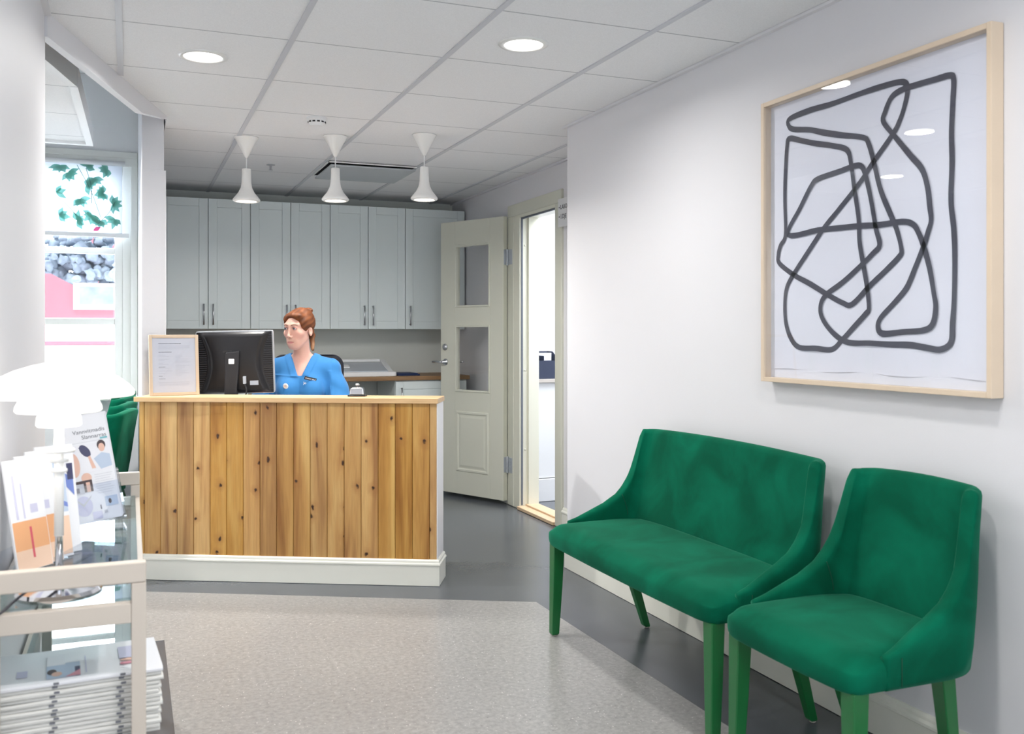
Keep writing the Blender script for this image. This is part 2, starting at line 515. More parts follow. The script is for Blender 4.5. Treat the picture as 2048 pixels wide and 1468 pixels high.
# ================================================================== SKIRTINGS
def skirting(name, a, b, h=0.135, t=0.016, side=1, label=None, m=None):
    """board with a moulded cap along the line a-b; side says to which side of a>b it projects"""
    A = Vector(a + (0,)); Bv = Vector(b + (0,)); dd = (Bv - A).normalized(); nn = Vector((-dd.y, dd.x, 0)) * side
    Ln = (Bv - A).length
    pr = [(0, 0), (t, 0), (t, h * 0.74), (t * 1.35, h * 0.77), (t * 1.3, h * 0.83), (t * 0.85, h * 0.88), (t * 0.75, h * 0.94), (t * 0.4, h), (0, h)]
    bm = B()
    p0 = [bm.verts.new(A + nn * x + Vector((0, 0, z))) for x, z in pr]
    p1 = [bm.verts.new(Bv + nn * x + Vector((0, 0, z))) for x, z in pr]
    bm.faces.new(p0); bm.faces.new(p1[::-1])
    n = len(pr)
    for i in range(n): bm.faces.new([p0[i], p1[i], p1[(i + 1) % n], p0[(i + 1) % n]])
    return struct(name, bm, m or M['base'], label)
skirting('baseboard_right', (XR, -2.4), (XR, YC), side=1, label='cream skirting board under the green bench')
skirting('baseboard_corner', (XD, YC + 0.02), (XD, 5.47), side=1, label='skirting board beside the door casing')
skirting('baseboard_back', (XD, 6.42), (XD, YB), side=1, label='skirting board behind the open door')
skirting('baseboard_left', (XL, -2.4), (XL, YL), side=-1, label='skirting board behind the cart')

# ================================================================== DOOR
dr1 = sroot('door_1', 'sage green door frame with open glazed door')
bm = B()   # casing boards on the wall face
F = XD - 0.018
box(bm, F, XD + 0.005, 6.29, 6.40, 0, 2.075); box(bm, F, XD + 0.005, 5.475, 5.575, 0, 2.075); box(bm, F, XD + 0.005, 5.475, 6.40, 2.075, 2.16)
mobj('casing', bm, M['casing'], dr1, bevel=0.005)
bm = B()   # jamb lining
box(bm, XD - 0.012, XD + 0.13, 6.185, 6.30, 0, 2.085); box(bm, XD - 0.012, XD + 0.13, 5.545, 5.585, 0, 2.085)
box(bm, XD - 0.0115, XD + 0.13, 5.585, 6.185, 2.056, 2.085)
box(bm, XD + 0.05, XD + 0.13, 6.165, 6.19, 0.02, 2.06)
mobj('jamb', bm, M['jamb'], dr1, bevel=0.003)
bm = B()
box(bm, XD + 0.0, XD + 0.012, 6.178, 6.186, 0.03, 2.06); box(bm, XD + 0.0, XD + 0.012, 5.585, 6.185, 2.044, 2.057)
mobj('seal', bm, mat('grey_rubber_seal', (112, 118, 128), 0.7), dr1)
bm = B()
for z in (0.42, 0.98, 1.86):
    lathe(bm, [(0.007, 0), (0.007, 0.003), (0.003, 0.005)], n=12, mtx=Matrix.Translation((XD + 0.03, 6.184, z)) @ Matrix.Rotation(R(90), 4, 'X'))
mobj('screw_cap', bm, M['jamb'], dr1)
bm = B()
box(bm, XD - 0.03, XD + 0.13, 5.58, 6.19, 0.0, 0.022); box(bm, XD + 0.035, XD + 0.13, 5.58, 6.19, 0.022, 0.034)
mobj('threshold', bm, mat('pine_threshold', (226, 196, 160), 0.45, vary=0.08, scale=20), dr1, bevel=0.003)
# leaf: local x along the leaf from the hinge, local y towards the viewer
hx, hy = 2.538, 6.392
fx, fy = 2.255, 6.99
dl = Vector((fx - hx, fy - hy, 0)); LW = dl.length; dl.normalize()
nl = Vector((-dl.y, dl.x, 0))
if nl.dot(Vector((-0.35, -0.93, 0))) < 0: nl = -nl
leafM = Matrix(((dl.x, nl.x, 0, hx), (dl.y, nl.y, 0, hy), (0, 0, 1, 0), (0, 0, 0, 1)))
# put leaf geometry in its own frame
leaf = mobj('door_leaf', (lambda bm: (
    [box(bm, *b) for b in (
        (0, 0.135, 0, 0.04, 0.03, 2.085), (0.505, LW, 0, 0.04, 0.03, 2.085),
        (0.135, 0.505, 0, 0.04, 0.03, 0.80), (0.135, 0.505, 0, 0.04, 1.30, 1.435), (0.135, 0.505, 0, 0.04, 1.905, 2.085))],
    bm)[1])(B()), M['casing'], dr1, matrix=leafM, bevel=0.002)
def leaf_s(u, yoff=0.04):
    return u
bm = B()   # glazing beads
for z0, z1 in ((0.80, 1.30), (1.435, 1.905)):
    for a in ((0.135, 0.150, z0, z1), (0.490, 0.505, z0, z1)):
        box(bm, a[0], a[1], 0.002, 0.046, a[2], a[3])
    box(bm, 0.1502, 0.4898, 0.002, 0.046, z0, z0 + 0.015); box(bm, 0.1502, 0.4898, 0.002, 0.046, z1 - 0.015, z1)
mobj('glazing_bead', bm, M['casing'], leaf, bevel=0.004)
for z0, z1 in ((0.80, 1.30), (1.435, 1.905)):
    bm = B(); box(bm, 0.15, 0.49, 0.018, 0.022, z0 + 0.015, z1 - 0.015)
    mobj('glass_pane', bm, M['clear_glass'], leaf)
bm = B()   # raised lower panel
for k, (ins, y) in enumerate(((0.0, 0.0405), (0.012, 0.047), (0.026, 0.047), (0.04, 0.041))):
    pass
ring = []
for ins, y in ((0.0, 0.040), (0.006, 0.046), (0.018, 0.046), (0.026, 0.0402), (0.034, 0.0402), (0.05, 0.0445)):
    a, b, c, e = 0.15 + ins, 0.49 - ins, 0.20 + ins, 0.655 - ins
    ring.append([bm.verts.new(v) for v in ((a, y, c), (b, y, c), (b, y, e), (a, y, e))])
for r0, r1 in zip(ring, ring[1:]):
    for i in range(4): bm.faces.new([r0[i], r0[(i + 1) % 4], r1[(i + 1) % 4], r1[i]])
bm.faces.new(ring[-1])
mobj('raised_panel', bm, M['casing'], leaf)
# handle and lock
bm = B()
rot = Matrix.Rotation(R(-90), 4, 'X')
zc = 1.02
lathe(bm, [(0.0, 0), (0.026, 0.0), (0.026, 0.006), (0.022, 0.010), (0.011, 0.012), (0.010, 0.045)], n=24, mtx=Matrix.Translation((LW - 0.055, 0.04, zc)) @ rot)
tube(bm, [(LW - 0.055, 0.085, zc), (LW - 0.075, 0.09, zc), (LW - 0.12, 0.088, zc + 0.002), (LW - 0.165, 0.084, zc)] if False else
     [(LW - 0.055, 0.083, zc), (LW - 0.035, 0.09, zc), (LW + 0.0, 0.09, zc + 0.003), (LW + 0.045, 0.086, zc + 0.001)], [0.009, 0.009, 0.008, 0.007], 10)
mobj('handle', bm, M['steel'], leaf)
bm = B()
lathe(bm, [(0.0, 0), (0.026, 0.0), (0.026, 0.006), (0.017, 0.016), (0.015, 0.018), (0.0, 0.018)], n=24, mtx=Matrix.Translation((LW - 0.05, 0.04, zc + 0.115)) @ rot)
mobj('lock_cylinder', bm, M['steel'], leaf)
bm = B()
tube(bm, [(LW - 0.055, -0.045, zc), (LW - 0.10, -0.05, zc + 0.002), (LW - 0.16, -0.045, zc)], 0.008, 8)
lathe(bm, [(0.024, 0), (0.024, 0.008), (0.01, 0.01), (0.01, 0.045)], n=20, mtx=Matrix.Translation((LW - 0.055, 0.0, zc)) @ Matrix.Rotation(R(90), 4, 'X'))
mobj('rear_handle', bm, M['steel'], leaf)
for z in (0.29, 1.79):
    bm = B()
    pv = Vector((hx + 0.004, hy - 0.02, 0))
    lathe(bm, [(0.007, z - 0.06), (0.007, z + 0.06)], c=(hx - 0.006, hy - 0.013, 0), n=12)
    box(bm, F - 0.0025, F + 0.001, 6.305, hy - 0.012, z - 0.055, z + 0.055)
    mt = leafM
    box(bm, -0.0025, 0.001, 0.002, 0.038, z - 0.055, z + 0.055, mtx=mt)
    for dz in (-0.035, -0.012, 0.012, 0.035):
        for yy in (6.325, 6.345):
            lathe(bm, [(0.004, 0), (0.003, 0.0015)], n=8, mtx=Matrix.Translation((F - 0.0025, yy + (0.008 if dz > 0 else 0), z + dz)) @ Matrix.Rotation(R(-90), 4, 'Y'))
    mobj('hinge', bm, M['zinc'], dr1, bevel=0.002)

# ---- room seen through the doorway
bm = B()
box(bm, XD + 0.1, 5.0, 7.05, 7.15, 0, 2.7)
struct('wall_side_room', bm, M['wall'], 'white wall in the room beyond the doorway')
bm = B(); box(bm, 4.6, 4.7, 4.4, 7.05, 0, 2.7)
struct('wall_side_room_end', bm, M['wall'], 'far end wall of the room beyond the doorway')
bm = B(); box(bm, XD + 0.1, 4.7, 4.3, 4.4, 0, 2.7)
struct('wall_side_room_near', bm, M['wall'], 'near wall of the room beyond the doorway')
bm = B(); box(bm, XD + 0.1, 4.7, 4.3, 7.15, 2.6, 2.7)
struct('ceiling_side_room', bm, M['wall'], 'ceiling of the room beyond the doorway')
area('side_room_area_light', (3.3, 5.6, 2.55), 1.4, 75, (0.92, 0.96, 1.0), (0, 0, 0), 1.6)  # downward area lamp under the ceiling; the room has no window
sc_ = thing('side_cabinet', 'white low cabinet standing in the room beyond the doorway', 'cabinet', (2.95, 6.72, 0))
bm = B(); box(bm, -0.26, 0.9, -0.30, 0.3, 0.17, 0.875); mobj('body', bm, M['white_plastic'], sc_, bevel=0.003)
bm = B(); box(bm, -0.26, 0.9, -0.32, 0.3, 0.0, 0.165); mobj('plinth', bm, M['white_plastic'], sc_, bevel=0.003)
bm = B(); box(bm, -0.27, 0.92, -0.33, 0.3, 0.876, 0.902); mobj('worktop', bm, mat('taupe_laminate', (198, 190, 182), 0.4), sc_, bevel=0.003)
mb = thing('magazine_file', 'dark navy open box on the white cabinet beyond the doorway', 'box', (2.86, 6.53, 0.903))
bm = B()
for a in ((-0.15, 0.11, -0.11, -0.105, 0, 0.135), (-0.15, 0.11, -0.105, 0.12, 0, 0.006)): box(bm, *a)
prism(bm, [(-0.105, 0), (0.12, 0), (0.12, 0.20), (0.02, 0.20), (-0.105, 0.135)], 0.105, 0.11, axis='x')
prism(bm, [(-0.105, 0), (0.12, 0), (0.12, 0.20), (0.02, 0.20), (-0.105, 0.135)], -0.15, -0.145, axis='x')
box(bm, -0.145, 0.105, 0.115, 0.12, 0.006, 0.20); box(bm, -0.02, -0.016, -0.105, 0.115, 0.006, 0.17)
mobj('shell', bm, M['navy'], mb)
bm = B(); box(bm, -0.01, 0.09, 0.0, 0.004, 0.007, 0.19)
mobj('paper_sheet', bm, M['paper'], mb)

# small paper sign at the corner
sg = thing('door_sign', 'small white sign beside the door casing near the wall corner', 'sign', (XD - 0.0185, 5.40, 2.005))
bm = B(); box(bm, -0.005, 0, -0.13, 0.112, -0.09, 0.09); mobj('sign_plate', bm, M['white_plastic'], sg, bevel=0.001)
txm = Matrix(((0, 0, -1, -0.0055), (-1, 0, 0, 0.100), (0, 1, 0, 0.022), (0, 0, 0, 1)))
text_mesh('sign_text', '\u2022 LABO', 0.04, M['ink_dark'], sg, txm)
text_mesh('sign_text', '\u2022 1.DJE', 0.04, M['ink_dark'], sg, Matrix.Translation((0, 0, -0.06)) @ txm)

# ================================================================== WINDOW
w1 = sroot('window_1', 'white framed window of the bay with roller blind above it')
WP = mat('window_frame_paint', (228, 230, 226), 0.35, vary=0.01)
M['winpaint'] = WP
bm = B()
box(bm, WX1 - 0.001, SX0 - 0.002, YB - 0.02, YB, 0.765, 2.56); box(bm, WX0 - 0.07, SX0 - 0.002, YB - 0.021, YB - 0.0005, 2.49, 2.56)
box(bm, WX0 - 0.07, SX0 - 0.002, YB - 0.03, YB, 2.555, 2.60)
box(bm, WX0 - 0.07, WX0 + 0.001, YB - 0.02, YB, 0.765, 2.56)
mobj('window_casing', bm, WP, w1, bevel=0.004)
bm = B()
box(bm, -0.05, WX1, YB + 0.02, YB + 0.10, WZ0, WZ1); box(bm, WX0, -0.05, YB + 0.02, YB + 0.10, WZ0, WZ0 + 0.05); box(bm, WX0, -0.05, YB + 0.02, YB + 0.10, WZ1 - 0.05, WZ1)
box(bm, WX0, WX0 + 0.05, YB + 0.02, YB + 0.10, WZ0 + 0.05, WZ1 - 0.05)
mobj('window_frame', bm, WP, w1, bevel=0.003)
bm = B()
box(bm, -0.105, -0.05, YB + 0.03, YB + 0.08, WZ0 + 0.05, WZ1 - 0.05)
for z in (1.305, 1.835): box(bm, WX0 + 0.05, -0.105, YB + 0.035, YB + 0.075, z, z + 0.045)
box(bm, WX0 + 0.05, -0.105, YB + 0.03, YB + 0.08, WZ0 + 0.05, WZ0 + 0.12)
mobj('window_sash', bm, WP, w1, bevel=0.003)
bm = B(); box(bm, WX0 + 0.05, -0.1, YB + 0.05, YB + 0.054, WZ0 + 0.1, WZ1 - 0.05)
mobj('window_glass', bm, M['clear_glass'], w1)
bm = B(); box(bm, WX0 - 0.08, SX0 - 0.003, YB - 0.14, YB + 0.03, 0.745, 0.778)
mobj('window_sill', bm, WP, w1, bevel=0.005)
# roller blind printed with branches
def translucent(name, rgb, rgb2=None):
    m = bpy.data.materials.new(name); m.use_nodes = True
    nt = m.node_tree; N, L = nt.nodes, nt.links; N.clear()
    out = N.new('ShaderNodeOutputMaterial'); a = N.new('ShaderNodeBsdfDiffuse'); b = N.new('ShaderNodeBsdfTranslucent')
    mx = N.new('ShaderNodeMixShader'); mx.inputs[0].default_value = 0.5
    tc = N.new('ShaderNodeTexCoord'); no = N.new('ShaderNodeTexNoise'); no.inputs['Scale'].default_value = 9
    L.new(tc.outputs['Object'], no.inputs['Vector'])
    cm = N.new('ShaderNodeMix'); cm.data_type = 'RGBA'
    c = lin(rgb); c2 = lin(rgb2 or rgb)
    cm.inputs['A'].default_value = c + (1,); cm.inputs['B'].default_value = c2 + (1,)
    L.new(no.outputs['Fac'], cm.inputs['Factor'])
    L.new(cm.outputs['Result'], a.inputs[0]); L.new(cm.outputs['Result'], b.inputs[0])
    L.new(a.outputs[0], mx.inputs[1]); L.new(b.outputs[0], mx.inputs[2]); L.new(mx.outputs[0], out.inputs[0])
    return m
M['blind'] = translucent('blind_cloth', (236, 240, 246), (226, 232, 240))
M['leaf_print'] = translucent('green_leaf_print', (104, 178, 156), (164, 210, 202))
M['stem_print'] = translucent('grey_stem_print', (120, 160, 156))
M['pink_print'] = translucent('pink_print', (206, 90, 130))
blind = thing('roller_blind', 'roller blind printed with green leaf branches, half lowered in the window', 'blind', (0, YB - 0.045, 0))
BX0, BX1, BZ0, BZ1 = -1.25, -0.052, 1.975, 2.50
bm = B(); box(bm, BX0, BX1, -0.001, 0.001, BZ0, BZ1)
rng = random.Random(11)
def leafpoly(cx, cz, ang, ln, wd, mi, yy):
    pts = []
    for k in range(11):
        t = k / 10; ww = wd * math.sin(math.pi * t ** 0.75) * (1 - 0.15 * math.sin(9 * t))
        pts.append((t * ln, ww))
    full = pts + [(a, -b) for a, b in pts[-2:0:-1]]
    ca, sa = math.cos(ang), math.sin(ang)
    co = [(cx + a * ca - b * sa, yy, cz + a * sa + b * ca) for a, b in full]
    if any(c[0] < BX0 or c[0] > BX1 or c[2] < BZ0 or c[2] > BZ1 for c in co):
        co = [(min(max(c[0], BX0), BX1), c[1], min(max(c[2], BZ0), BZ1)) for c in co]
    try:
        f = bm.faces.new([bm.verts.new(c) for c in co]); f.material_index = mi
    except ValueError: pass
yy = -0.0012
clusters = [(-0.18, 2.28, 7), (-0.30, 2.33, 5), (-0.42, 2.42, 5), (-0.34, 2.23, 5), (-0.12, 2.20, 6), (-0.26, 2.12, 5), (-0.36, 2.07, 6), (-0.20, 2.075, 6), (-0.10, 2.09, 5), (-0.48, 2.10, 4), (-0.50, 2.27, 3),
            (-0.15, 2.46, 5), (-0.30, 2.47, 5), (-0.25, 2.39, 5), (-0.47, 2.47, 5)]
clusters += [(rng.uniform(-1.2, -0.55), rng.uniform(2.0, 2.48), rng.randint(3, 6)) for _ in range(9)]
for cx, cz, n in clusters:
    a0 = rng.uniform(0, 6.28)
    for k in range(n):
        yy -= 0.000004
        leafpoly(cx, cz, a0 + (k - n / 2) * 0.62 + rng.uniform(-.15, .15) if True else 0, rng.uniform(0.055, 0.085), rng.uniform(0.015, 0.022), 1, yy)
for a, b in (((-0.36, 2.48), (-0.20, 2.10)), ((-0.30, 2.46), (-0.26, 2.2)), ((-0.1, 2.22), (-0.22, 2.05)), ((-0.52, 2.26), (-0.36, 2.10))):
    pts = catmull([(a[0], -0.0018, a[1]), ((a[0] + b[0]) / 2 + 0.015, -0.0018, (a[1] + b[1]) / 2), (b[0], -0.0018, b[1])], 5)
    for p, q in zip(pts, pts[1:]):
        f = bm.faces.new([bm.verts.new(v) for v in ((p.x - .0025, p.y, p.z), (p.x + .0025, p.y, p.z), (q.x + .0025, q.y, q.z), (q.x - .0025, q.y, q.z))]); f.material_index = 2
leafpoly(-0.25, 2.00, 0.5, 0.06, 0.014, 3, -0.002)
mobj('blind_cloth', bm, [M['blind'], M['leaf_print'], M['stem_print'], M['pink_print']], blind)
bm = B(); box(bm, BX0, BX1 + 0.045, -0.008, 0.008, 1.955, 1.985)
mobj('bottom_bar', bm, M['white_plastic'], blind, bevel=0.003)
bm = B(); tube(bm, [(BX0, 0.0, 2.505), (BX1 + 0.02, 0.0, 2.505)], 0.018, 14)
mobj('roller', bm, M['white_plastic'], blind)

# ---- outdoors, washed by daylight
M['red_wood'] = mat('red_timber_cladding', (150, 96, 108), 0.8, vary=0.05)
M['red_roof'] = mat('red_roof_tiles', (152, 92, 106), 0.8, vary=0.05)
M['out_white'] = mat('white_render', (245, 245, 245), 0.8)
M['foliage'] = mat('hazy_foliage', (124, 138, 152), 0.9, vary=0.45, scale=5)  # distance haze put into the leaf colour as blue-grey
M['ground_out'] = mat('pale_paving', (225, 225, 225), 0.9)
bm = B(); box(bm, -30, 20, 8.2, 60, -0.6, -0.5)
struct('ground_outside', bm, M['ground_out'], 'pale paved ground outside the window')
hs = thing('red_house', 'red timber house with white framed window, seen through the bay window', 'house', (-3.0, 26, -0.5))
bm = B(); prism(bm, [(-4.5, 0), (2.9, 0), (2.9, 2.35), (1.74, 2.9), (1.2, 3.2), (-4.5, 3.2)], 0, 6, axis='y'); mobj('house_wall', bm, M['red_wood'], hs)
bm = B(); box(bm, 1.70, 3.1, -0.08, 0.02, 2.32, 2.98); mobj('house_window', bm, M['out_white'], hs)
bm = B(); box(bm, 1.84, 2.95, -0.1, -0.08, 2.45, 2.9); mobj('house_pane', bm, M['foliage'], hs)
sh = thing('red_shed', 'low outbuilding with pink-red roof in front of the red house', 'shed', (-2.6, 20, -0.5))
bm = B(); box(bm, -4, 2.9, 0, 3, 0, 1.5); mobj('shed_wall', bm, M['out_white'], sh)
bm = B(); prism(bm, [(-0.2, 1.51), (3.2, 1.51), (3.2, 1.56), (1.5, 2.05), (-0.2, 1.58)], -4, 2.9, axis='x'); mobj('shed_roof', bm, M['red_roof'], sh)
def blob_tree(name, label, loc, r, n, seed, group=None):
    t = thing(name, label, 'tree', loc)
    bm = B(); rg = random.Random(seed)
    tube(bm, [(0, 0, 0), (0.1, 0, r * 0.9), (0, 0.1, r * 1.5)], [0.18, 0.14, 0.1], 8)
    mobj('trunk', bm, mat('grey_bark', (150, 150, 160), 0.9), t)
    bm = B()
    for k in range(n):
        c = Vector((rg.gauss(0, r * .6), rg.gauss(0, r * .3), r * 1.7 + rg.gauss(0, r * .33))); s = rg.uniform(.10, .26)
        v0 = len(bm.verts)
        bmesh.ops.create_icosphere(bm, subdivisions=2, radius=s, matrix=Matrix.Translation(c))
        bm.verts.ensure_lookup_table()
        for v in list(bm.verts)[v0:]:
            v.co = c + (v.co - c) * (1 + 0.9 * noise.noise(v.co * 6.1))
    for f in bm.faces: f.smooth = True
    mobj('foliage', bm, M['foliage'], t)
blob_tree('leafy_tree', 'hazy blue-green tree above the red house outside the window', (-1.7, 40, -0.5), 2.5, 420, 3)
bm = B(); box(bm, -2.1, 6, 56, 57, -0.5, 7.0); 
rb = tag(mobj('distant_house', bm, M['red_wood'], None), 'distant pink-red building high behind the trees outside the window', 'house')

# ================================================================== WALL CABINETS
HM = M['steel']
def pull(bm, x, y, z0, z1):
    tube(bm, [(x, y, z0 + 0.008), (x, y - 0.028, z0 + 0.008)], 0.0045, 8); tube(bm, [(x, y, z1 - 0.008), (x, y - 0.028, z1 - 0.008)], 0.0045, 8)
    tube(bm, [(x, y - 0.028, z0), (x, y - 0.028, z1)], 0.006, 10)
def panel_door(root, x0, x1, y, z0, z1, m, fr=0.062, t=0.02, name='door'):
    bm = B()
    yf = y - t
    box(bm, x0, x0 + fr, yf, y, z0, z1); box(bm, x1 - fr, x1, yf, y, z0, z1)
    box(bm, x0 + fr, x1 - fr, yf + 0.0003, y, z1 - fr, z1); box(bm, x0 + fr, x1 - fr, yf + 0.0003, y, z0, z0 + fr)
    box(bm, x0 + fr, x1 - fr, yf + 0.005, y, z0 + fr, z1 - fr)
    return mobj(name, bm, m, root, bevel=0.0025)
CF = 7.37; CZ0, CZ1 = 1.272, 2.238
units = [(0.19, 0.842, (0.538,), (0.505, 0.572)), (0.842, 1.441, (1.140,), (1.107, 1.173)), (1.441, 2.043, (1.741,), (1.706, 1.776)), (2.043, 2.545, (), (2.078,))]
ulab = ['sage wall cabinet next to the white wall end, leftmost of the row', 'sage wall cabinet directly behind the seated receptionist',
        'sage double door wall cabinet between the receptionist and the single door one', 'sage single door wall cabinet, nearest the open door']
for (x0, x1, sp, hx_), lb in zip(units, ulab):
    c = thing('wall_cabinet', lb, 'cabinet', ((x0 + x1) / 2, CF, CZ0), group='wall cabinets over the back counter')
    ox = (x0 + x1) / 2
    bm = B(); box(bm, x0 - ox + 0.001, x1 - ox - 0.001, 0.004, YB - CF - 0.001, 0, CZ1 - CZ0)
    mobj('cabinet_body', bm, M['cab'], c, bevel=0.001)
    xs = [x0] + list(sp) + [x1]
    for i, (a, b) in enumerate(zip(xs, xs[1:])):
        dd = panel_door(c, a - ox + 0.002, b - ox - 0.002, 0, 0, CZ1 - CZ0, M['cab'])
        bm = B(); pull(bm, hx_[i] - ox, -0.02, 0.03, 0.185)
        mobj('handle', bm, HM, dd)
# back counter
bw = thing('back_worktop', 'long brown oak worktop along the grey-green back wall', 'worktop', (1.3, 7.4, 0.875))
bm = B(); box(bm, 0.175 - 1.3, 2.50 - 1.3, 7.10 - 7.4, YB - 7.4 - 0.001, 0, 0.032)
def wood_material(name, cols, axis='z', stretch=0.06, scale=14, rough=0.45, knots=0.0, shadow=0.5):
    m, nt, p = _nt(name); N, L = nt.nodes, nt.links
    tc = N.new('ShaderNodeTexCoord')
    at = N.new('ShaderNodeAttribute'); at.attribute_name = 'plank'
    off = N.new('ShaderNodeVectorMath'); off.operation = 'SCALE'; off.inputs['Scale'].default_value = 37.0
    L.new(at.outputs['Color'], off.inputs[0])
    add = N.new('ShaderNodeVectorMath'); add.operation = 'ADD'
    L.new(tc.outputs['Object'], add.inputs[0]); L.new(off.outputs[0], add.inputs[1])
    mp = N.new('ShaderNodeMapping')
    s = [1, 1, 1]; s['xyz'.index(axis)] = stretch
    mp.inputs['Scale'].default_value = s
    L.new(add.outputs[0], mp.inputs[0])
    n0 = N.new('ShaderNodeTexNoise'); n0.inputs['Scale'].default_value = scale; n0.inputs['Detail'].default_value = 4; n0.inputs['Distortion'].default_value = 0.7
    L.new(mp.outputs[0], n0.inputs['Vector'])
    n1 = N.new('ShaderNodeTexNoise'); n1.inputs['Scale'].default_value = scale * 9; n1.inputs['Detail'].default_value = 3
    L.new(mp.outputs[0], n1.inputs['Vector'])
    r = N.new('ShaderNodeValToRGB')
    r.color_ramp.elements[0].position = 0.33; r.color_ramp.elements[0].color = lin(cols[0]) + (1,)
    r.color_ramp.elements[1].position = 0.72; r.color_ramp.elements[1].color = lin(cols[2]) + (1,)
    e = r.color_ramp.elements.new(0.5); e.color = lin(cols[1]) + (1,)
    L.new(n0.outputs['Fac'], r.inputs[0])
    r2 = N.new('ShaderNodeValToRGB')
    r2.color_ramp.elements[0].position = 0.3; r2.color_ramp.elements[0].color = (0.92, 0.90, 0.87, 1)
    r2.color_ramp.elements[1].position = 0.6; r2.color_ramp.elements[1].color = (1.04, 1.04, 1.04, 1)
    L.new(n1.outputs['Fac'], r2.inputs[0])
    mu = N.new('ShaderNodeMix'); mu.data_type = 'RGBA'; mu.blend_type = 'MULTIPLY'; mu.inputs['Factor'].default_value = 1
    L.new(r.outputs[0], mu.inputs['A']); L.new(r2.outputs[0], mu.inputs['B'])
    # plank to plank difference
    sp = N.new('ShaderNodeSeparateColor'); L.new(at.outputs['Color'], sp.inputs[0])
    hs_ = N.new('ShaderNodeHueSaturation')
    mr = N.new('ShaderNodeMapRange'); mr.inputs['To Min'].default_value = 0.88; mr.inputs['To Max'].default_value = 1.10
    L.new(sp.outputs[1], mr.inputs['Value']); L.new(mr.outputs[0], hs_.inputs['Value'])
    mr2 = N.new('ShaderNodeMapRange'); mr2.inputs['To Min'].default_value = 0.90; mr2.inputs['To Max'].default_value = 1.04
    L.new(sp.outputs[2], mr2.inputs['Value']); L.new(mr2.outputs[0], hs_.inputs['Saturation'])
    L.new(mu.outputs['Result'], hs_.inputs['Color'])
    cur = hs_.outputs[0]
    if knots:
        for sc, th, gth in ((9.0, 0.085, 0.26), (5.0, 0.05, 0.34)):
            mk = N.new('ShaderNodeMapping'); mk.inputs['Scale'].default_value = (1.0, 1.0, 0.75)
            L.new(add.outputs[0], mk.inputs[0])
            nd = N.new('ShaderNodeTexNoise'); nd.inputs['Scale'].default_value = 30
            L.new(tc.outputs['Object'], nd.inputs['Vector'])
            sb = N.new('ShaderNodeVectorMath'); sb.operation = 'MULTIPLY_ADD'; sb.inputs[1].default_value = (0.02, 0.0, 0.03)
            L.new(nd.outputs['Color'], sb.inputs[0]); L.new(mk.outputs[0], sb.inputs[2])
            vo = N.new('ShaderNodeTexVoronoi'); vo.inputs['Scale'].default_value = sc; vo.voronoi_dimensions = '2D'
            sq = N.new('ShaderNodeSeparateXYZ'); cq = N.new('ShaderNodeCombineXYZ')
            L.new(sb.outputs[0], sq.inputs[0]); L.new(sq.outputs[0], cq.inputs[0]); L.new(sq.outputs[2], cq.inputs[1])
            L.new(cq.outputs[0], vo.inputs['Vector'])
            s2 = N.new('ShaderNodeSeparateColor'); L.new(vo.outputs['Color'], s2.inputs[0])
            g = N.new('ShaderNodeMath'); g.operation = 'LESS_THAN'; g.inputs[1].default_value = gth
            L.new(s2.outputs[0], g.inputs[0])
            kr = N.new('ShaderNodeMapRange'); kr.inputs['From Min'].default_value = th * 0.45; kr.inputs['From Max'].default_value = th
            kr.inputs['To Min'].default_value = 1; kr.inputs['To Max'].default_value = 0
            L.new(vo.outputs['Distance'], kr.inputs['Value'])
            hr = N.new('ShaderNodeMapRange'); hr.inputs['From Min'].default_value = th * 0.8; hr.inputs['From Max'].default_value = th * 3.6
            hr.inputs['To Min'].default_value = 0.42; hr.inputs['To Max'].default_value = 0
            L.new(vo.outputs['Distance'], hr.inputs['Value'])
            for src, col in ((hr, (150, 96, 48)), (kr, (58, 32, 14))):
                g2 = N.new('ShaderNodeMath'); g2.operation = 'MULTIPLY'
                L.new(g.outputs[0], g2.inputs[0]); L.new(src.outputs[0], g2.inputs[1])
                mx = N.new('ShaderNodeMix'); mx.data_type = 'RGBA'; mx.inputs['B'].default_value = lin(col) + (1,)
                L.new(cur, mx.inputs['A']); L.new(g2.outputs[0], mx.inputs['Factor'])
                cur = mx.outputs['Result']
    L.new(cur, p.inputs['Base Color'])
    p.inputs['Roughness'].default_value = rough
    b = N.new('ShaderNodeBump'); b.inputs['Strength'].default_value = 0.12; b.inputs['Distance'].default_value = 0.001
    L.new(n1.outputs['Fac'], b.inputs['Height']); L.new(b.outputs[0], p.inputs['Normal'])
    return m
M['oak'] = wood_material('brown_oak', ((138, 98, 52), (156, 114, 64), (172, 130, 78)), 'x', 0.08, 12)
M['pine_top'] = wood_material('pine_top', ((222, 176, 116), (234, 192, 134), (242, 206, 152)), 'x', 0.05, 16, rough=0.38)
M['pine'] = wood_material('knotty_pine', ((150, 100, 46), (192, 144, 76), (212, 172, 104)), 'z', 0.07, 13, rough=0.42, knots=1)
mobj('worktop_board', bm, M['oak'], bw, bevel=0.003)
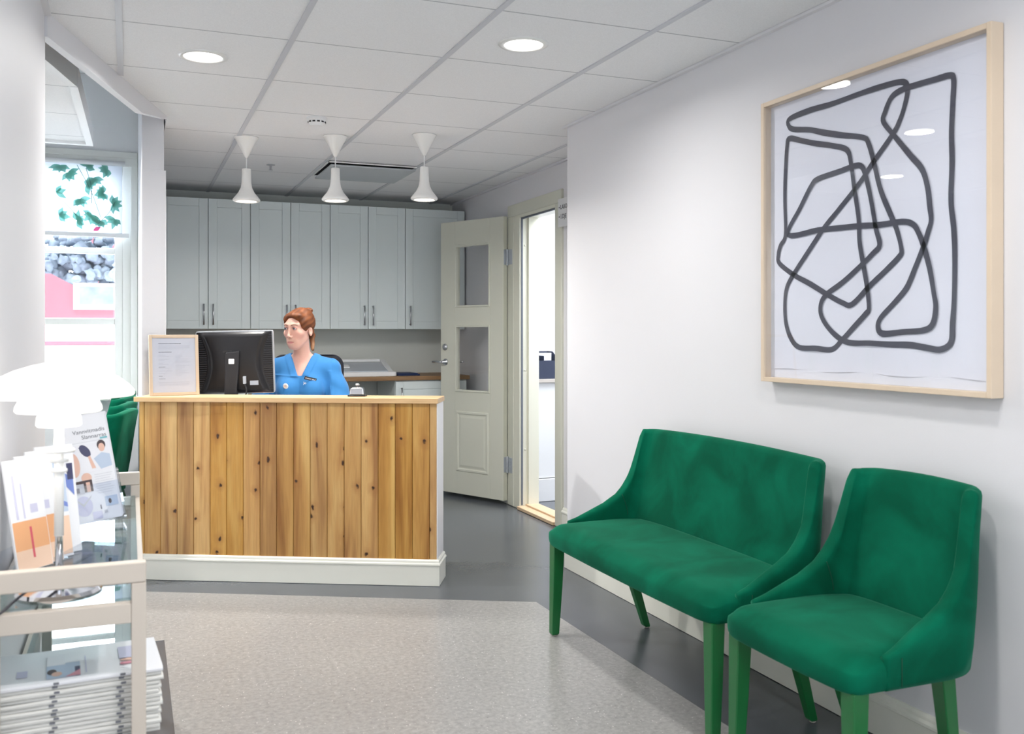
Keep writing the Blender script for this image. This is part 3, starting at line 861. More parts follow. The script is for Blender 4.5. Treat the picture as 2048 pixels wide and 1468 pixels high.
for k, (x0, x1, lb) in enumerate(((1.90, 2.48, 'sage base cabinet under the right end of the oak worktop'), (0.19, 0.80, 'sage base cabinet under the left end of the oak worktop'))):
    c = thing('base_cabinet', lb, 'cabinet', ((x0 + x1) / 2, 7.14, 0))
    ox = (x0 + x1) / 2
    bm = B(); box(bm, x0 - ox, x1 - ox, 0.0, 0.55, 0.08, 0.874); box(bm, x0 - ox + 0.01, x1 - ox - 0.01, 0.05, 0.55, 0, 0.08)
    mobj('cabinet_body', bm, M['cab'], c, bevel=0.001)
    dd = panel_door(c, x0 - ox + 0.002, x1 - ox - 0.002, 0, 0.085, 0.868, M['cab'])
    bm = B(); pull(bm, x0 - ox + 0.045, -0.02, 0.66, 0.82); mobj('handle', bm, HM, dd)
# scale / light tray on the worktop
dv = thing('infant_scale', 'white baby scale with slanted grey lid on the oak worktop', 'scale', (1.66, 7.36, 0.907), R(-1))
bm = B(); rbox(bm, -0.265, 0.265, -0.20, 0.16, 0.0, 0.035, 0.02); mobj('scale_base', bm, M['white_plastic'], dv, bevel=0.004)
bm = B()
prism(bm, [(-0.19, 0.036), (-0.17, 0.036), (0.14, 0.105), (0.14, 0.12), (0.10, 0.12)], -0.265, -0.23, axis='x')
prism(bm, [(-0.19, 0.036), (-0.17, 0.036), (0.14, 0.105), (0.14, 0.12), (0.10, 0.12)], 0.20, 0.24, axis='x')
box(bm, -0.23, 0.20, 0.10, 0.145, 0.105, 0.125)
mobj('lid_frame', bm, M['white_plastic'], dv, bevel=0.003)
bm = B(); prism(bm, [(-0.18, 0.036), (0.10, 0.095), (0.10, 0.102), (-0.18, 0.043)], -0.229, 0.199, axis='x')
mobj('lid_panel', bm, mat('frosted_grey_panel', (186, 192, 200), 0.25, vary=0.06), dv)
bm = B(); prism(bm, [(-0.10, 0.062), (-0.02, 0.078), (-0.02, 0.090), (-0.10, 0.074)], -0.15, -0.08, axis='x'); mobj('display', bm, M['white_plastic'], dv, bevel=0.003)
fo = thing('blue_folder', 'dark blue folder lying beside the white scale', 'folder', (2.03, 7.34, 0.907), R(4))
bm = B(); prism(bm, [(-0.10, -0.14), (0.085, -0.13), (0.10, 0.12), (-0.10, 0.12)], 0, 0.012)
prism(bm, [(-0.098, -0.138), (0.07, -0.125), (0.08, 0.10), (-0.098, 0.11)], 0.0125, 0.02)
mobj('folder_cover', bm, mat('navy_card', (34, 52, 96), 0.5), fo, bevel=0.002)

# ================================================================== RECEPTION COUNTER
CO = Vector((0.043, 5.158, 0)); CE = Vector((1.401, 4.470, 0))
ex = (CE - CO).normalized(); ey = Vector((-ex.y, ex.x, 0)); CL = (CE - CO).length
ca_ = math.atan2(ex.y, ex.x)
ct = thing('reception_counter', 'reception counter clad in knotty pine planks with pale wooden top', 'counter', CO, ca_)
D0 = 0.185
bm = B(); cl = bm.loops.layers.float_color.new('plank')
npl = 18; edges = [0, 0.028] + [0.028 + 0.0858 * k for k in range(1, 18)]
edges = [e for e in edges if e < CL - 0.03] + [CL]
for i, (a, b) in enumerate(zip(edges, edges[1:])):
    c = (random.random(), random.random(), random.random(), 1)
    if i == 0: c = (0.3, 0.6, 0.7, 1)
    x0, x1, g = a + 0.0007, b - 0.0007, 0.003
    poly = [(x0, 0.012), (x0, g), (x0 + g * .8, 0.0), (x1 - g * .8, 0.0), (x1, g), (x1, 0.012)]
    nf = len(bm.faces); prism(bm, poly, 0.10, 0.894)
    bm.faces.ensure_lookup_table()
    for f in bm.faces[nf:]:
        for lp in f.loops: lp[cl] = c
mobj('plank_front', bm, M['pine'], ct)
bm = B(); box(bm, 0.001, CL - 0.001, 0.0121, D0, 0.0, 0.894); mobj('counter_body', bm, M['base'], ct)
bm = B(); box(bm, CL - 0.0008, CL + 0.003, 0.004, D0 + 0.002, 0.10, 0.894); mobj('side_panel', bm, mat('white_side_panel', (240, 240, 244), 0.35), ct)
bm = B(); box(bm, -0.022, CL + 0.008, -0.014, D0 + 0.012, 0.895, 0.921); mobj('counter_top', bm, M['pine_top'], ct, bevel=0.003)
# moulded base running round front and right end
def profile_run(bm, pts, prof, closed=False):
    """sweep (out, z) profile along plan points with mitred corners; out is to the right of travel"""
    n = len(pts); rings = []
    P = [Vector(p) for p in pts]
    for i in range(n):
        d0 = (P[i] - P[i - 1]).normalized() if i > 0 else None
        d1 = (P[i + 1] - P[i]).normalized() if i < n - 1 else None
        if d0 is None: d0 = d1
        if d1 is None: d1 = d0
        n0 = Vector((d0.y, -d0.x)); n1 = Vector((d1.y, -d1.x))
        mt = (n0 + n1) / (1 + n0.dot(n1))
        rings.append([bm.verts.new((P[i].x + mt.x * o, P[i].y + mt.y * o, z)) for o, z in prof])
    k = len(prof)
    for a, b in zip(rings, rings[1:]):
        for j in range(k): bm.faces.new([a[j], a[(j + 1) % k], b[(j + 1) % k], b[j]])
    bm.faces.new(rings[0]); bm.faces.new(rings[-1][::-1])
bm = B()
pf = [(-0.004, 0), (0.012, 0), (0.012, 0.098), (0.017, 0.101), (0.0165, 0.108), (0.011, 0.112), (0.010, 0.122), (0.005, 0.128), (-0.004, 0.128)]
profile_run(bm, [(-0.0, 0), (CL + 0.003, 0), (CL + 0.003, D0)], pf)
mobj('base_moulding', bm, M['base'], ct)
bm = B()   # lower desk behind the counter
dk = thing('reception_desk', 'low work desk hidden behind the pine counter', 'desk', CO, ca_)
bm = B(); box(bm, 0.16, CL - 0.05, D0 + 0.014, D0 + 0.335, 0.712, 0.737); mobj('desk_top', bm, M['white_plastic'], dk, bevel=0.003)
for a, b in ((0.20, D0 + 0.06), (CL - 0.12, D0 + 0.06), (0.20, D0 + 0.28), (CL - 0.12, D0 + 0.28)):
    bm = B(); box(bm, a, a + 0.04, b, b + 0.04, 0, 0.711); mobj('leg', bm, M['steel'], dk)

def on_counter(px, ddepth):   # local helper: point along counter top
    return CO + ex * px + ey * ddepth + Vector((0, 0, 0.9215))

# ---- call bell
p = Vector((1.085, 4.795, 0.9215)); t_ = (p - CO); 
bl = thing('call_bell', 'square chrome call bell on the counter top', 'bell', (1.075, 4.775, 0.9215), ca_ + R(4))
bm = B(); rbox(bm, -0.045, 0.045, -0.032, 0.032, 0, 0.007, 0.006); mobj('bell_base', bm, M['dark_plastic'], bl, bevel=0.002)
bm = B(); 
s0 = [(-0.036, -0.025, 0.007), (0.036, -0.025, 0.007), (0.036, 0.025, 0.007), (-0.036, 0.025, 0.007)]
rings = []
for k, z in ((1.0, 0.007), (0.99, 0.012), (0.93, 0.036), (0.84, 0.042), (0.4, 0.046)):
    rings.append([bm.verts.new((x * k, y * k, z)) for x, y, _ in s0])
for a, b in zip(rings, rings[1:]):
    for i in range(4): bm.faces.new([a[i], a[(i + 1) % 4], b[(i + 1) % 4], b[i]])
bm.faces.new(rings[0]); bm.faces.new(rings[-1])
mobj('bell_cover', bm, M['chrome'], bl, bevel=0.004, segs=3)
bm = B(); lathe(bm, [(0.004, 0.045), (0.004, 0.052), (0.010, 0.054), (0.011, 0.060), (0.008, 0.064), (0.0, 0.065)], n=20); mobj('bell_button', bm, M['chrome'], bl)

# ---- framed notice
fr = thing('framed_notice', 'birch framed printed notice standing on the left end of the counter', 'picture frame', (0.216, 5.180, 0.9222), R(5))
tilt = Matrix.Rotation(R(-9), 4, 'X')
FW, FH, ft = 0.122, 0.315, 0.016
bm = B()
for a in ((-FW, -FW + ft, 0, FH), (FW - ft, FW, 0, FH)): box(bm, a[0], a[1], 0, 0.018, a[2], a[3])
for a in ((0, ft), (FH - ft, FH)): box(bm, -FW + ft, FW - ft, 0.0003, 0.018, a[0], a[1])
mobj('frame', bm, mat('notice_frame_birch', (206, 186, 162), 0.5, vary=0.04, scale=10), fr, matrix=tilt, bevel=0.0015)
bm = B(); box(bm, -FW + ft, FW - ft, 0.006, 0.008, ft, FH - ft)
pg = mobj('notice_sheet', bm, mat('notice_paper', (216, 217, 223), 0.7, vary=0.01), fr, matrix=tilt)
bm = B(); box(bm, -FW + ft, FW - ft, 0.003, 0.0038, ft, FH - ft); mobj('frame_glass', bm, M['picture_glass'], fr, matrix=tilt)
bm = B(); box(bm, -FW + 0.004, FW - 0.004, 0.010, 0.019, 0.004, FH - 0.004); mobj('backboard', bm, M['dark_plastic'], fr, matrix=tilt)
bm = B(); prism(bm, [(0.054, 0.19), (0.058, 0.19), (0.086, 0.002), (0.079, 0.002)], -0.02, 0.02, axis='x'); mobj('easel_foot', bm, M['dark_plastic'], fr)
bm = B(); rg = random.Random(3)
def tline(x0, x1, z, h=0.0016, mi=0):
    x = x0
    while x < x1 - 0.002:
        l = min(rg.uniform(0.004, 0.011), x1 - x); box(bm, x, x + l, 0.0054, 0.0059, z, z + h, mi); x += l + 0.0013
tline(-0.075, 0.035, 0.268, 0.0032, 1)
for k in range(4): tline(-0.075, 0.078 - (0.03 if k == 3 else 0), 0.257 - k * 0.0055)
tline(-0.075, -0.012, 0.224, 0.0026, 1)
z = 0.208
for ln in (0.035, 0.05, 0.0, 0.048, 0.03, 0, 0.02, 0.05, 0, 0.032, 0.052, 0, 0.066, 0, 0.03, 0, 0.018, 0, 0.034):
    if ln: tline(-0.075, -0.075 + ln, z, 0.0018, 1 if rg.random() < .3 else 0)
    z -= 0.0068
z = 0.208
for k in range(17):
    tline(0.006, 0.006 + rg.uniform(0.02, 0.075), z); z -= 0.0066
for k in range(4): tline(-0.075, 0.075, 0.068 - k * 0.0055)
mobj('printed_text', bm, [M['ink_light'], M['ink']], pg)

# ---- monitor (seen from behind)
mn = thing('computer_monitor', 'black computer monitor with silver bezel seen from behind on the reception desk', 'monitor', (0.533, 5.345, 0.738), R(-18))
tl = Matrix.Translation((0, 0, 0.345)) @ Matrix.Rotation(R(-1.2), 4, 'Y') @ Matrix.Rotation(R(4), 4, 'X')
HWm, HHm = 0.206, 0.172
bm = B()
def rrect(hw, hh, r, n=4):
    o = []
    for cx, cz, a0 in ((hw - r, hh - r, 0), (-hw + r, hh - r, 90), (-hw + r, -hh + r, 180), (hw - r, -hh + r, 270)):
        for k in range(n + 1):
            a = R(a0 + 90 * k / n); o.append((cx + r * math.cos(a), cz + r * math.sin(a)))
    return o
prism(bm, rrect(HWm, HHm, 0.012), 0.0, 0.026, axis='y'); mobj('bezel', bm, mat('silver_bezel', (188, 192, 198), 0.35, metal=0.3), mn, matrix=tl, bevel=0.003)
bm = B(); prism(bm, rrect(HWm - 0.015, HHm - 0.015, 0.002), 0.0265, 0.0275, axis='y'); mobj('screen', bm, mat('dark_screen', (18, 20, 26), 0.15), mn, matrix=tl)
# rear housing: outer rim then a bulging centre between two curved vent fields
bm = B()
nx, nz = 48, 40
def hz(u, v):     # u,v in -1..1 -> depth towards the viewer
    arc = 0.74 - 0.18 * (v * v)          # curved boundary of the vent fields
    arc = 0.70 + 0.24 * (v * v)
    e = 0.006
    if abs(u) < arc: 
        e = 0.006 + 0.024 * min(1, (arc - abs(u)) / 0.10) * min(1, (1 - abs(v)) / 0.10)
        e += 0.010 * max(0, 1 - (abs(u) / 0.6) ** 2) * max(0, 1 - v * v)
    return e
grid = [[bm.verts.new(((HWm - 0.006) * (2 * i / nx - 1), -hz(2 * i / nx - 1, 2 * j / nz - 1), (HHm - 0.006) * (2 * j / nz - 1))) for j in range(nz + 1)] for i in range(nx + 1)]
for i in range(nx):
    for j in range(nz): bm.faces.new([grid[i][j], grid[i + 1][j], grid[i + 1][j + 1], grid[i][j + 1]]).smooth = True
hsng = mobj('rear_housing', bm, M['black_plastic'], mn, matrix=tl)
bm = B()
for sgn in (-1, 1):
    for k in range(26):
        v = -0.86 + k * 0.068
        u0 = 0.73 + 0.24 * v * v
        if u0 < 0.95: box(bm, min(sgn * u0, sgn * 0.965) * HWm, max(sgn * u0, sgn * 0.965) * HWm, -0.0115, -0.005, v * HHm, v * HHm + 0.0045)
for k in range(46):
    u = -0.70 + k * 0.0305
    box(bm, u * HWm, u * HWm + 0.0028, -0.0135, -0.008, HHm * 0.865, HHm * 0.93)
mobj('vent_slats', bm, mat('dark_vent_slat', (50, 51, 58), 0.45), hsng)
bm = B(); box(bm, 0.08, 0.125, -0.0335, -0.028, -0.122, -0.098); box(bm, 0.048, 0.062, -0.056, -0.036, -0.112, -0.072); mobj('port_label', bm, mat('pale_label', (196, 204, 216), 0.5), hsng)
bm = B()
for a in ((-0.055, -0.006, -0.042, -0.037, 0.055, 0.068),): box(bm, *a)
mobj('carry_slot', bm, M['dark_gap'], hsng, bevel=0.003)
bm = B()
prism(bm, [(-0.040, 0.40), (0.034, 0.41), (0.030, 0.32), (0.020, 0.20), (0.045, 0.02), (-0.050, 0.02), (-0.045, 0.25)], -0.062, -0.034, axis='y')
mobj('neck', bm, M['dark_plastic'], mn, bevel=0.008, segs=3)
bm = B(); prism(bm, rrect(0.015, 0.014, 0.004), -0.0645, -0.062, axis='y', mtx=Matrix.Translation((-0.008, 0, 0.352))); mobj('sticker', bm, M['paper'], mn)
bm = B(); rbox(bm, -0.12, 0.12, -0.10, 0.12, 0, 0.018, 0.04); mobj('stand_base', bm, M['dark_plastic'], mn, bevel=0.004)
bm = B(); tube(bm, catmull([(0.06, -0.05, 0.23), (0.07, -0.06, 0.18), (0.03, -0.07, 0.10), (0.06, -0.02, 0.02)], 6), 0.004, 8); mobj('cable', bm, M['dark_gap'], mn)

# ================================================================== GREEN VELVET SEATS
def velvet():
    m, nt, p = _nt('green_velvet'); N, L = nt.nodes, nt.links
    tc = N.new('ShaderNodeTexCoord')
    n0 = N.new('ShaderNodeTexNoise'); n0.inputs['Scale'].default_value = 4.5; n0.inputs['Detail'].default_value = 5; n0.inputs['Distortion'].default_value = 0.6
    L.new(tc.outputs['Object'], n0.inputs['Vector'])
    r = N.new('ShaderNodeValToRGB')
    r.color_ramp.elements[0].position = 0.38; r.color_ramp.elements[0].color = lin((0, 80, 57)) + (1,)
    r.color_ramp.elements[1].position = 0.68; r.color_ramp.elements[1].color = lin((4, 105, 78)) + (1,)
    L.new(n0.outputs['Fac'], r.inputs[0])
    n1 = N.new('ShaderNodeTexNoise'); n1.inputs['Scale'].default_value = 420; L.new(tc.outputs['Object'], n1.inputs['Vector'])
    L.new(r.outputs[0], p.inputs['Base Color'])
    p.inputs['Roughness'].default_value = 0.95
    p.inputs['Specular IOR Level'].default_value = 0.1
    p.inputs['Sheen Weight'].default_value = 0.2
    p.inputs['Sheen Roughness'].default_value = 0.35
    p.inputs['Sheen Tint'].default_value = (0.25, 0.9, 0.6, 1)
    b = N.new('ShaderNodeBump'); b.inputs['Strength'].default_value = 0.2; b.inputs['Distance'].default_value = 0.001
    L.new(n1.outputs['Fac'], b.inputs['Height']); L.new(b.outputs[0], p.inputs['Normal'])
    return m
M['velvet'] = velvet()
M['thread'] = mat('green_seam_thread', (20, 78, 58), 0.9)
M['foot'] = mat('pale_felt_foot', (190, 186, 176), 0.9)

# arm outline: (distance from the seat front, height of the top edge) measured along the side
ARM = [(0.10, 0.462), (0.14, 0.476), (0.18, 0.495), (0.25, 0.530), (0.30, 0.566), (0.325, 0.600), (0.345, 0.645), (0.356, 0.70), (0.362, 0.76), (0.366, 0.81), (0.372, 0.836)]
def arm_h(x):
    if x <= ARM[0][0]: return ARM[0][1]
    for (a, b), (c, d_) in zip(ARM, ARM[1:]):
        if x <= c: return b + (d_ - b) * (x - a) / (c - a)
    return ARM[-1][1]
def seat_thing(W, label, cat, name, loc, group=None):
    """seat facing -x, W = half width; local origin on the floor under the middle of the front edge"""
    t = thing(name, label, cat, loc, 0, group)
    ZT, ZB = 0.478, 0.372
    # cushion
    bm = B()
    nx_, ny_ = 14, max(14, int(W * 40))
    def cush(i, j):
        a = i / nx_; b = 2 * j / ny_ - 1
        x = 0.0 + 0.40 * a; y = b * (W - 0.003)
        if a > 0.68: y *= 1 - (0.045 / W) * ((a - 0.68) / 0.32) ** 2
        e = min(1, (1 - abs(b)) / 0.06 * (W / 0.25)); f = min(1, a / 0.10)
        dome = 0.016 * (1 - abs(b) ** 4) * math.sin(min(1, a * 1.25) * math.pi * 0.5 + 0.25)
        z = ZT - 0.016 + dome
        z -= 0.018 * (1 - e) ** 2 + 0.026 * (1 - f) ** 2
        bow = -0.010 * (1 - b * b)
        if b * b > 0.9: bow += 0.018 * (b * b - 0.9) / 0.1
        return x + bow * (1 - a), y, z
    top = [[bm.verts.new(cush(i, j)) for j in range(ny_ + 1)] for i in range(nx_ + 1)]
    for i in range(nx_):
        for j in range(ny_): bm.faces.new([top[i][j], top[i + 1][j], top[i + 1][j + 1], top[i][j + 1]])
    border = [top[0][j] for j in range(ny_ + 1)] + [top[i][ny_] for i in range(1, nx_ + 1)] + [top[nx_][j] for j in range(ny_ - 1, -1, -1)] + [top[i][0] for i in range(nx_ - 1, 0, -1)]
    left_e = {top[i][0] for i in range(nx_ + 1)}; right_e = {top[i][ny_] for i in range(nx_ + 1)}
    prev = border
    for (out, z) in ((0.006, 0.430), (0.007, 0.410), (0.005, 0.385), (-0.002, ZB + 0.003), (-0.02, ZB)):
        ring = []
        for v in border:
            cx, cy = 0.22, 0
            px = -1 if v in top[0] else (1 if v in top[nx_] else 0)
            py = -1 if v in left_e else (1 if v in right_e else 0)
            ring.append(bm.verts.new((v.co.x + px * out, v.co.y + py * (out - 0.002), z)))
        for a in range(len(border)):
            b = (a + 1) % len(border)
            bm.faces.new([prev[a], prev[b], ring[b], ring[a]])
        prev = ring
    bm.faces.new(prev)
    o = mobj('seat', bm, M['velvet'], t, smooth=True, sub=1)
    # shell: arms and backrest as one upholstered loop
    th = 0.048; XO = 0.432; rc = 0.085
    path = []          # (x, y, nx, ny) outer line with inward normal
    n1 = 34
    for k in range(n1 + 1):
        x = 0.10 + (XO - rc - 0.10) * (k / n1) ** 0.85
        path.append((x, W, 0, -1))
    for k in range(1, 21):
        a = R(90 - 90 * k / 20)
        path.append((XO - rc + rc * math.cos(a), W - rc + rc * math.sin(a), -math.cos(a), -math.sin(a)))
    nb = max(10, int(W * 30))
    for k in range(1, nb): path.append((XO, (W - rc) * (1 - 2 * k / nb), -1, 0))
    path += [(x, -y, a, -b) for x, y, a, b in path[:n1 + 21][::-1]]
    bm = B(); rings = []
    def lean(x, y, z):
        k = max(0, (z - 0.46) / 0.37)
        kx = min(1, max(0, (x - 0.10) / 0.2))
        inset = 1 - (0.030 / W) * k * 1.0
        bowb = 0.012 * (1 - (y / W) ** 2) * k
        return (x + 0.062 * k * kx + bowb, y * inset, z)
    for i, (x, y, a, b) in enumerate(path):
        h = arm_h(x if x < XO - 0.03 else 0.5)
        h += 0.010 * (1 - (abs(y) / W) ** 2) if x >= XO - 0.03 else 0
        tk = th if x > 0.24 else 0.020 + (th - 0.020) * max(0, (x - 0.10)) / 0.14
        zb = 0.377 + 0.030 * max(0, (x - 0.30) / (XO - 0.30)) ** 2
        sec = []
        r_ = tk / 2
        hh = h - r_ * 0.8
        for q in range(9): sec.append((0.0 + (0.004 if q == 0 else 0), zb + (hh - zb) * q / 8))
        for q in range(1, 6):
            an = math.pi * q / 6
            sec.append((r_ - r_ * math.cos(an), hh + r_ * 0.8 * math.sin(an)))
        for q in range(9): sec.append((tk, hh + (zb + 0.01 - hh) * q / 8))
        ring = []
        for s, z in sec:
            flare = 0.004 * math.sin(min(1, max(0, (z - zb) / 0.3)) * math.pi) if s < tk / 2 else 0
            co = lean(x + a * (s - flare), y + b * (s - flare), z)
            ring.append(bm.verts.new(co))
        rings.append(ring)
    for A_, B_ in zip(rings, rings[1:]):
        n = len(A_)
        for k in range(n): bm.faces.new([A_[k], A_[(k + 1) % n], B_[(k + 1) % n], B_[k]])
    bm.faces.new(rings[0]); bm.faces.new(rings[-1][::-1])
    mobj('backrest', bm, M['velvet'], t, smooth=True)
    # seam threads on the wings
    bm = B()
    for s in (1, -1):
        pts = []
        for q in range(9):
            z = 0.475 + q * 0.018; x = 0.355 - 0.085 * (q / 8) ** 1.3
            if z < arm_h(x) - 0.012:
                c = lean(x, s * (W - th - 0.0008), z); pts.append(c)
        tube(bm, pts, 0.0011, 6)
        mobj('seam', bm, M['thread'], t); bm = B()
        pts = [lean(0.145, s * (W + 0.004), z) for z in (0.385, 0.42, 0.455)]
        tube(bm, pts, 0.0011, 6)
        mobj('seam', bm, M['thread'], t); bm = B()
    bm.free()
    # legs
    for s in (1, -1):
        for front in (True, False):
            bm = B()
            if front:
                tx, ty, bx, by = 0.036, s * (W - 0.036), 0.026, s * (W - 0.028); wt, wb_ = 0.024, 0.016
            else:
                tx, ty, bx, by = 0.345, s * (W - 0.065), 0.435, s * (W - 0.075); wt, wb_ = 0.022, 0.014
            lv = []
            for z, k in ((0.378, 0), (0.20, 0.40), (0.012, 0.95), (0.004, 1.0)):
                cx = tx + (bx - tx) * (k if front else k ** 1.35); cy = ty + (by - ty) * k
                hw = wt + (wb_ - wt) * k - (0.003 if z < 0.01 else 0)
                lv.append([bm.verts.new((cx + a * hw, cy + b * hw, z)) for a, b in ((-1, -1), (1, -1), (1, 1), (-1, 1))])
            for a, b in zip(lv, lv[1:]):
                for k in range(4): bm.faces.new([a[k], a[(k + 1) % 4], b[(k + 1) % 4], b[k]])
            bm.faces.new(lv[0]); bm.faces.new(lv[-1])
            lg = mobj('leg', bm, M['legpaint'], t, bevel=0.003)
            bm = B(); lathe(bm, [(0.010, 0.0), (0.010, 0.0042)], c=(bx, by, 0), n=12); mobj('glide', bm, M['foot'], lg)
    return t
bench = seat_thing(0.600, 'green velvet two-seat bench with scooped arms against the right wall', 'bench', 'upholstered_bench', (1.592, 2.982, 0))
chair = seat_thing(0.268, 'green velvet chair standing to the right of the matching bench', 'chair', 'upholstered_chair', (1.592, 2.053, 0))
bl_ = ['nearest of the four green chairs lined up left of the counter, under the window bay',
       'second green chair from the front in the row left of the counter', 'third green chair from the front in the row left of the counter',
       'farthest green chair of the row, closest to the bay window']
for k in range(4):
    c = dup(chair, (-0.480, 5.42 + 0.57 * k, 0), R(-12), bl_[k]); c['group'] = 'green chairs along the partition in the bay'

# ================================================================== PICTURE
PY0, PY1, PZ0, PZ1 = 1.850, 2.836, 1.070, 2.068
pic = thing('framed_artwork', 'large framed abstract line drawing in pale wood frame on the right wall', 'picture', (XR - 0.002, (PY0 + PY1) / 2, PZ0))
oy = (PY0 + PY1) / 2; hw = (PY1 - PY0) / 2; ph = PZ1 - PZ0; fd = 0.045; fw = 0.016
bm = B()
for y0 in (-hw, hw - fw): box(bm, -fd, 0, y0, y0 + fw, 0, ph)
for z0 in (0, ph - fw): box(bm, -fd + 0.0004, 0, -hw + fw, hw - fw, z0, z0 + fw)
mobj('picture_frame', bm, M['birch'], pic, bevel=0.0015)
bm = B(); box(bm, -0.012, -0.008, -hw + fw, hw - fw, fw, ph - fw)
sh_ = mobj('backing', bm, M['paper'], pic)
# slightly wavy drawing sheet
bm = B(); n_ = 24
y_l, y_r, z_b, z_t = hw - fw - 0.022, -hw + fw + 0.018, fw + 0.03, ph - fw - 0.004
gr = [[bm.verts.new((-0.0135 - 0.0018 * math.sin(i * 0.9) * (1 if j < 3 else .3), y_l + (y_r - y_l) * i / n_, z_b + (z_t - z_b) * j / n_ + (0.003 * math.sin(i * 0.7) if j == 0 else 0))) for j in range(n_ + 1)] for i in range(n_ + 1)]
for i in range(n_):
    for j in range(n_): bm.faces.new([gr[i][j], gr[i + 1][j], gr[i + 1][j + 1], gr[i][j + 1]]).smooth = True
sheet = mobj('drawing_sheet', bm, mat('drawing_paper', (242, 242, 248), 0.7, vary=0.01), pic)
# brush line: picture-plane coordinates (across, up) in metres
def art(u, v):
    # fit of the drawing onto the sheet: traced points were read off in a perspective view
    uu, vv = 1500 + u * 0.5449, 20 + v * 0.5449
    a = (uu - 1024) / 1898.15; b = -(vv - 665.3) / 1898.15
    s, c = math.sin(0.3829), math.cos(0.3829)
    dx = s + c * a; dy = c - s * a
    k = (XR - 0.018) / dx
    return (dy * k - oy, EYE + b * k - PZ0)
strokes = [
 ([(145,400),(220,368),(300,345),(390,312),(470,285),(545,265),(572,270),(578,300),(568,350),(552,400),(525,455),(450,562),(420,610),(380,665),(320,740),(270,802),(215,885),(160,970),(135,1020),(128,1080),(132,1150),(150,1205),(180,1238),(240,1242),(300,1246),(335,1215),(380,1165),(425,1115),(436,1095),(430,1020),(415,930),(402,850),(398,760),(382,650),(370,560),(355,513),(300,498),(240,490),(190,480),(145,472),(136,500),(130,600),(128,700),(130,825),(112,865),(104,900),(108,930),(160,972),(220,1005),(280,1042),(340,1075),(375,1080),(440,1012),(500,955),(548,905),(556,880),(540,810),(520,760),(480,662),(455,560),(435,490),(415,468),(340,460),(270,450),(220,440),(160,438),(142,425)], True),
 ([(140,825),(250,808),(330,800),(400,793),(480,788),(560,777),(600,788),(620,820),(638,868),(660,950),(675,1040),(682,1090),(672,1150),(640,1175),(560,1182),(488,1188),(470,1165),(480,1130),(530,1075),(575,1020),(605,950),(638,865),(655,810),(665,770),(660,720),(652,650),(632,585),(590,535),(530,462),(490,410),(496,375),(520,320),(560,292),(610,275),(680,255),(735,240),(748,258),(745,330),(740,450),(742,560),(738,700),(748,800),(752,900),(750,1050),(744,1150),(738,1220),(700,1246),(650,1240),(590,1230),(520,1228),(440,1223),(360,1220),(310,1190),(270,1140),(258,1095),(275,1050),(340,1000),(400,945),(450,895),(476,862),(462,800),(445,700),(425,610),(410,575),(385,572),(330,592),(250,620),(225,645),(185,725)], True)]
bm = B()
rg = random.Random(5)
for si, (pts, closed) in enumerate(strokes):
    q = [Vector((*art(*p), 0)) for p in pts]
    c = catmull(q, 5, closed)
    n = len(c); ring = []
    for i, p in enumerate(c):
        tdir = (c[(i + 1) % n] - c[i - 1]).normalized(); nn = Vector((-tdir.y, tdir.x, 0))
        wd = 0.0092 + 0.0016 * noise.noise(Vector((i * 0.11, si * 7, 0))) + 0.0004 * rg.random()
        ring.append((p + nn * wd, p - nn * wd))
    x0 = -0.0162 - 0.0003 * si
    vs_ = [(bm.verts.new((x0, a.x, a.y)), bm.verts.new((x0, b.x, b.y))) for a, b in ring]
    for i in range(n if closed else n - 1):
        a, b = vs_[i], vs_[(i + 1) % n]
        bm.faces.new([a[0], a[1], b[1], b[0]])
mobj('brush_line', bm, M['brush'], sheet)
bm = B(); box(bm, -fd + 0.008, -fd + 0.0105, -hw + fw, hw - fw, fw, ph - fw)
mobj('picture_glass', bm, M['picture_glass'], pic)

# ================================================================== CEILING FITTINGS
def disc_light(bm_r, name, label, x, y, z=H, power=26, rad=0.073, grp='round recessed ceiling lights'):
    t = thing(name, label, 'ceiling light', (x, y, z), 0, grp)
    bm = B(); lathe(bm, [(rad + 0.022, 0.0), (rad + 0.022, -0.004), (rad + 0.002, -0.007), (rad, 0.0)], n=40, cap=False); mobj('trim_ring', bm, M['white_metal'], t, smooth=True)
    bm = B(); lathe(bm, [(0.0, -0.0035), (rad, -0.0035)], n=40, cap=False); mobj('lamp_disc', bm, M['disc_glow'], t)
    l = area('light_beam', (x, y, z - 0.012), rad * 2, power, (1.0, 0.975, 0.94), spread=165)
    return t
M['disc_glow'] = emission_mat('downlight_glow', (255, 250, 240), 9)
disc_light(None, 'recessed_downlight', 'left of the two bright round ceiling lights above the counter', 0.269, 3.942, power=13)
disc_light(None, 'recessed_downlight', 'right of the two bright round ceiling lights, above the bench', 1.386, 3.324, power=9)
disc_light(None, 'recessed_downlight', 'round light in the lowered bay ceiling panel', -0.84, 5.30, 2.375, power=60)
disc_light(None, 'recessed_downlight', 'added unseen round light above the camera end of the room', 0.60, 1.2, power=13)  # this and the next two are unseen lamps added to brighten the room
disc_light(None, 'recessed_downlight', 'added unseen round light near the right wall behind the camera', 1.386, 1.55, power=7)
disc_light(None, 'recessed_downlight', 'added unseen round light far behind the camera', 0.8, -0.8, power=13)

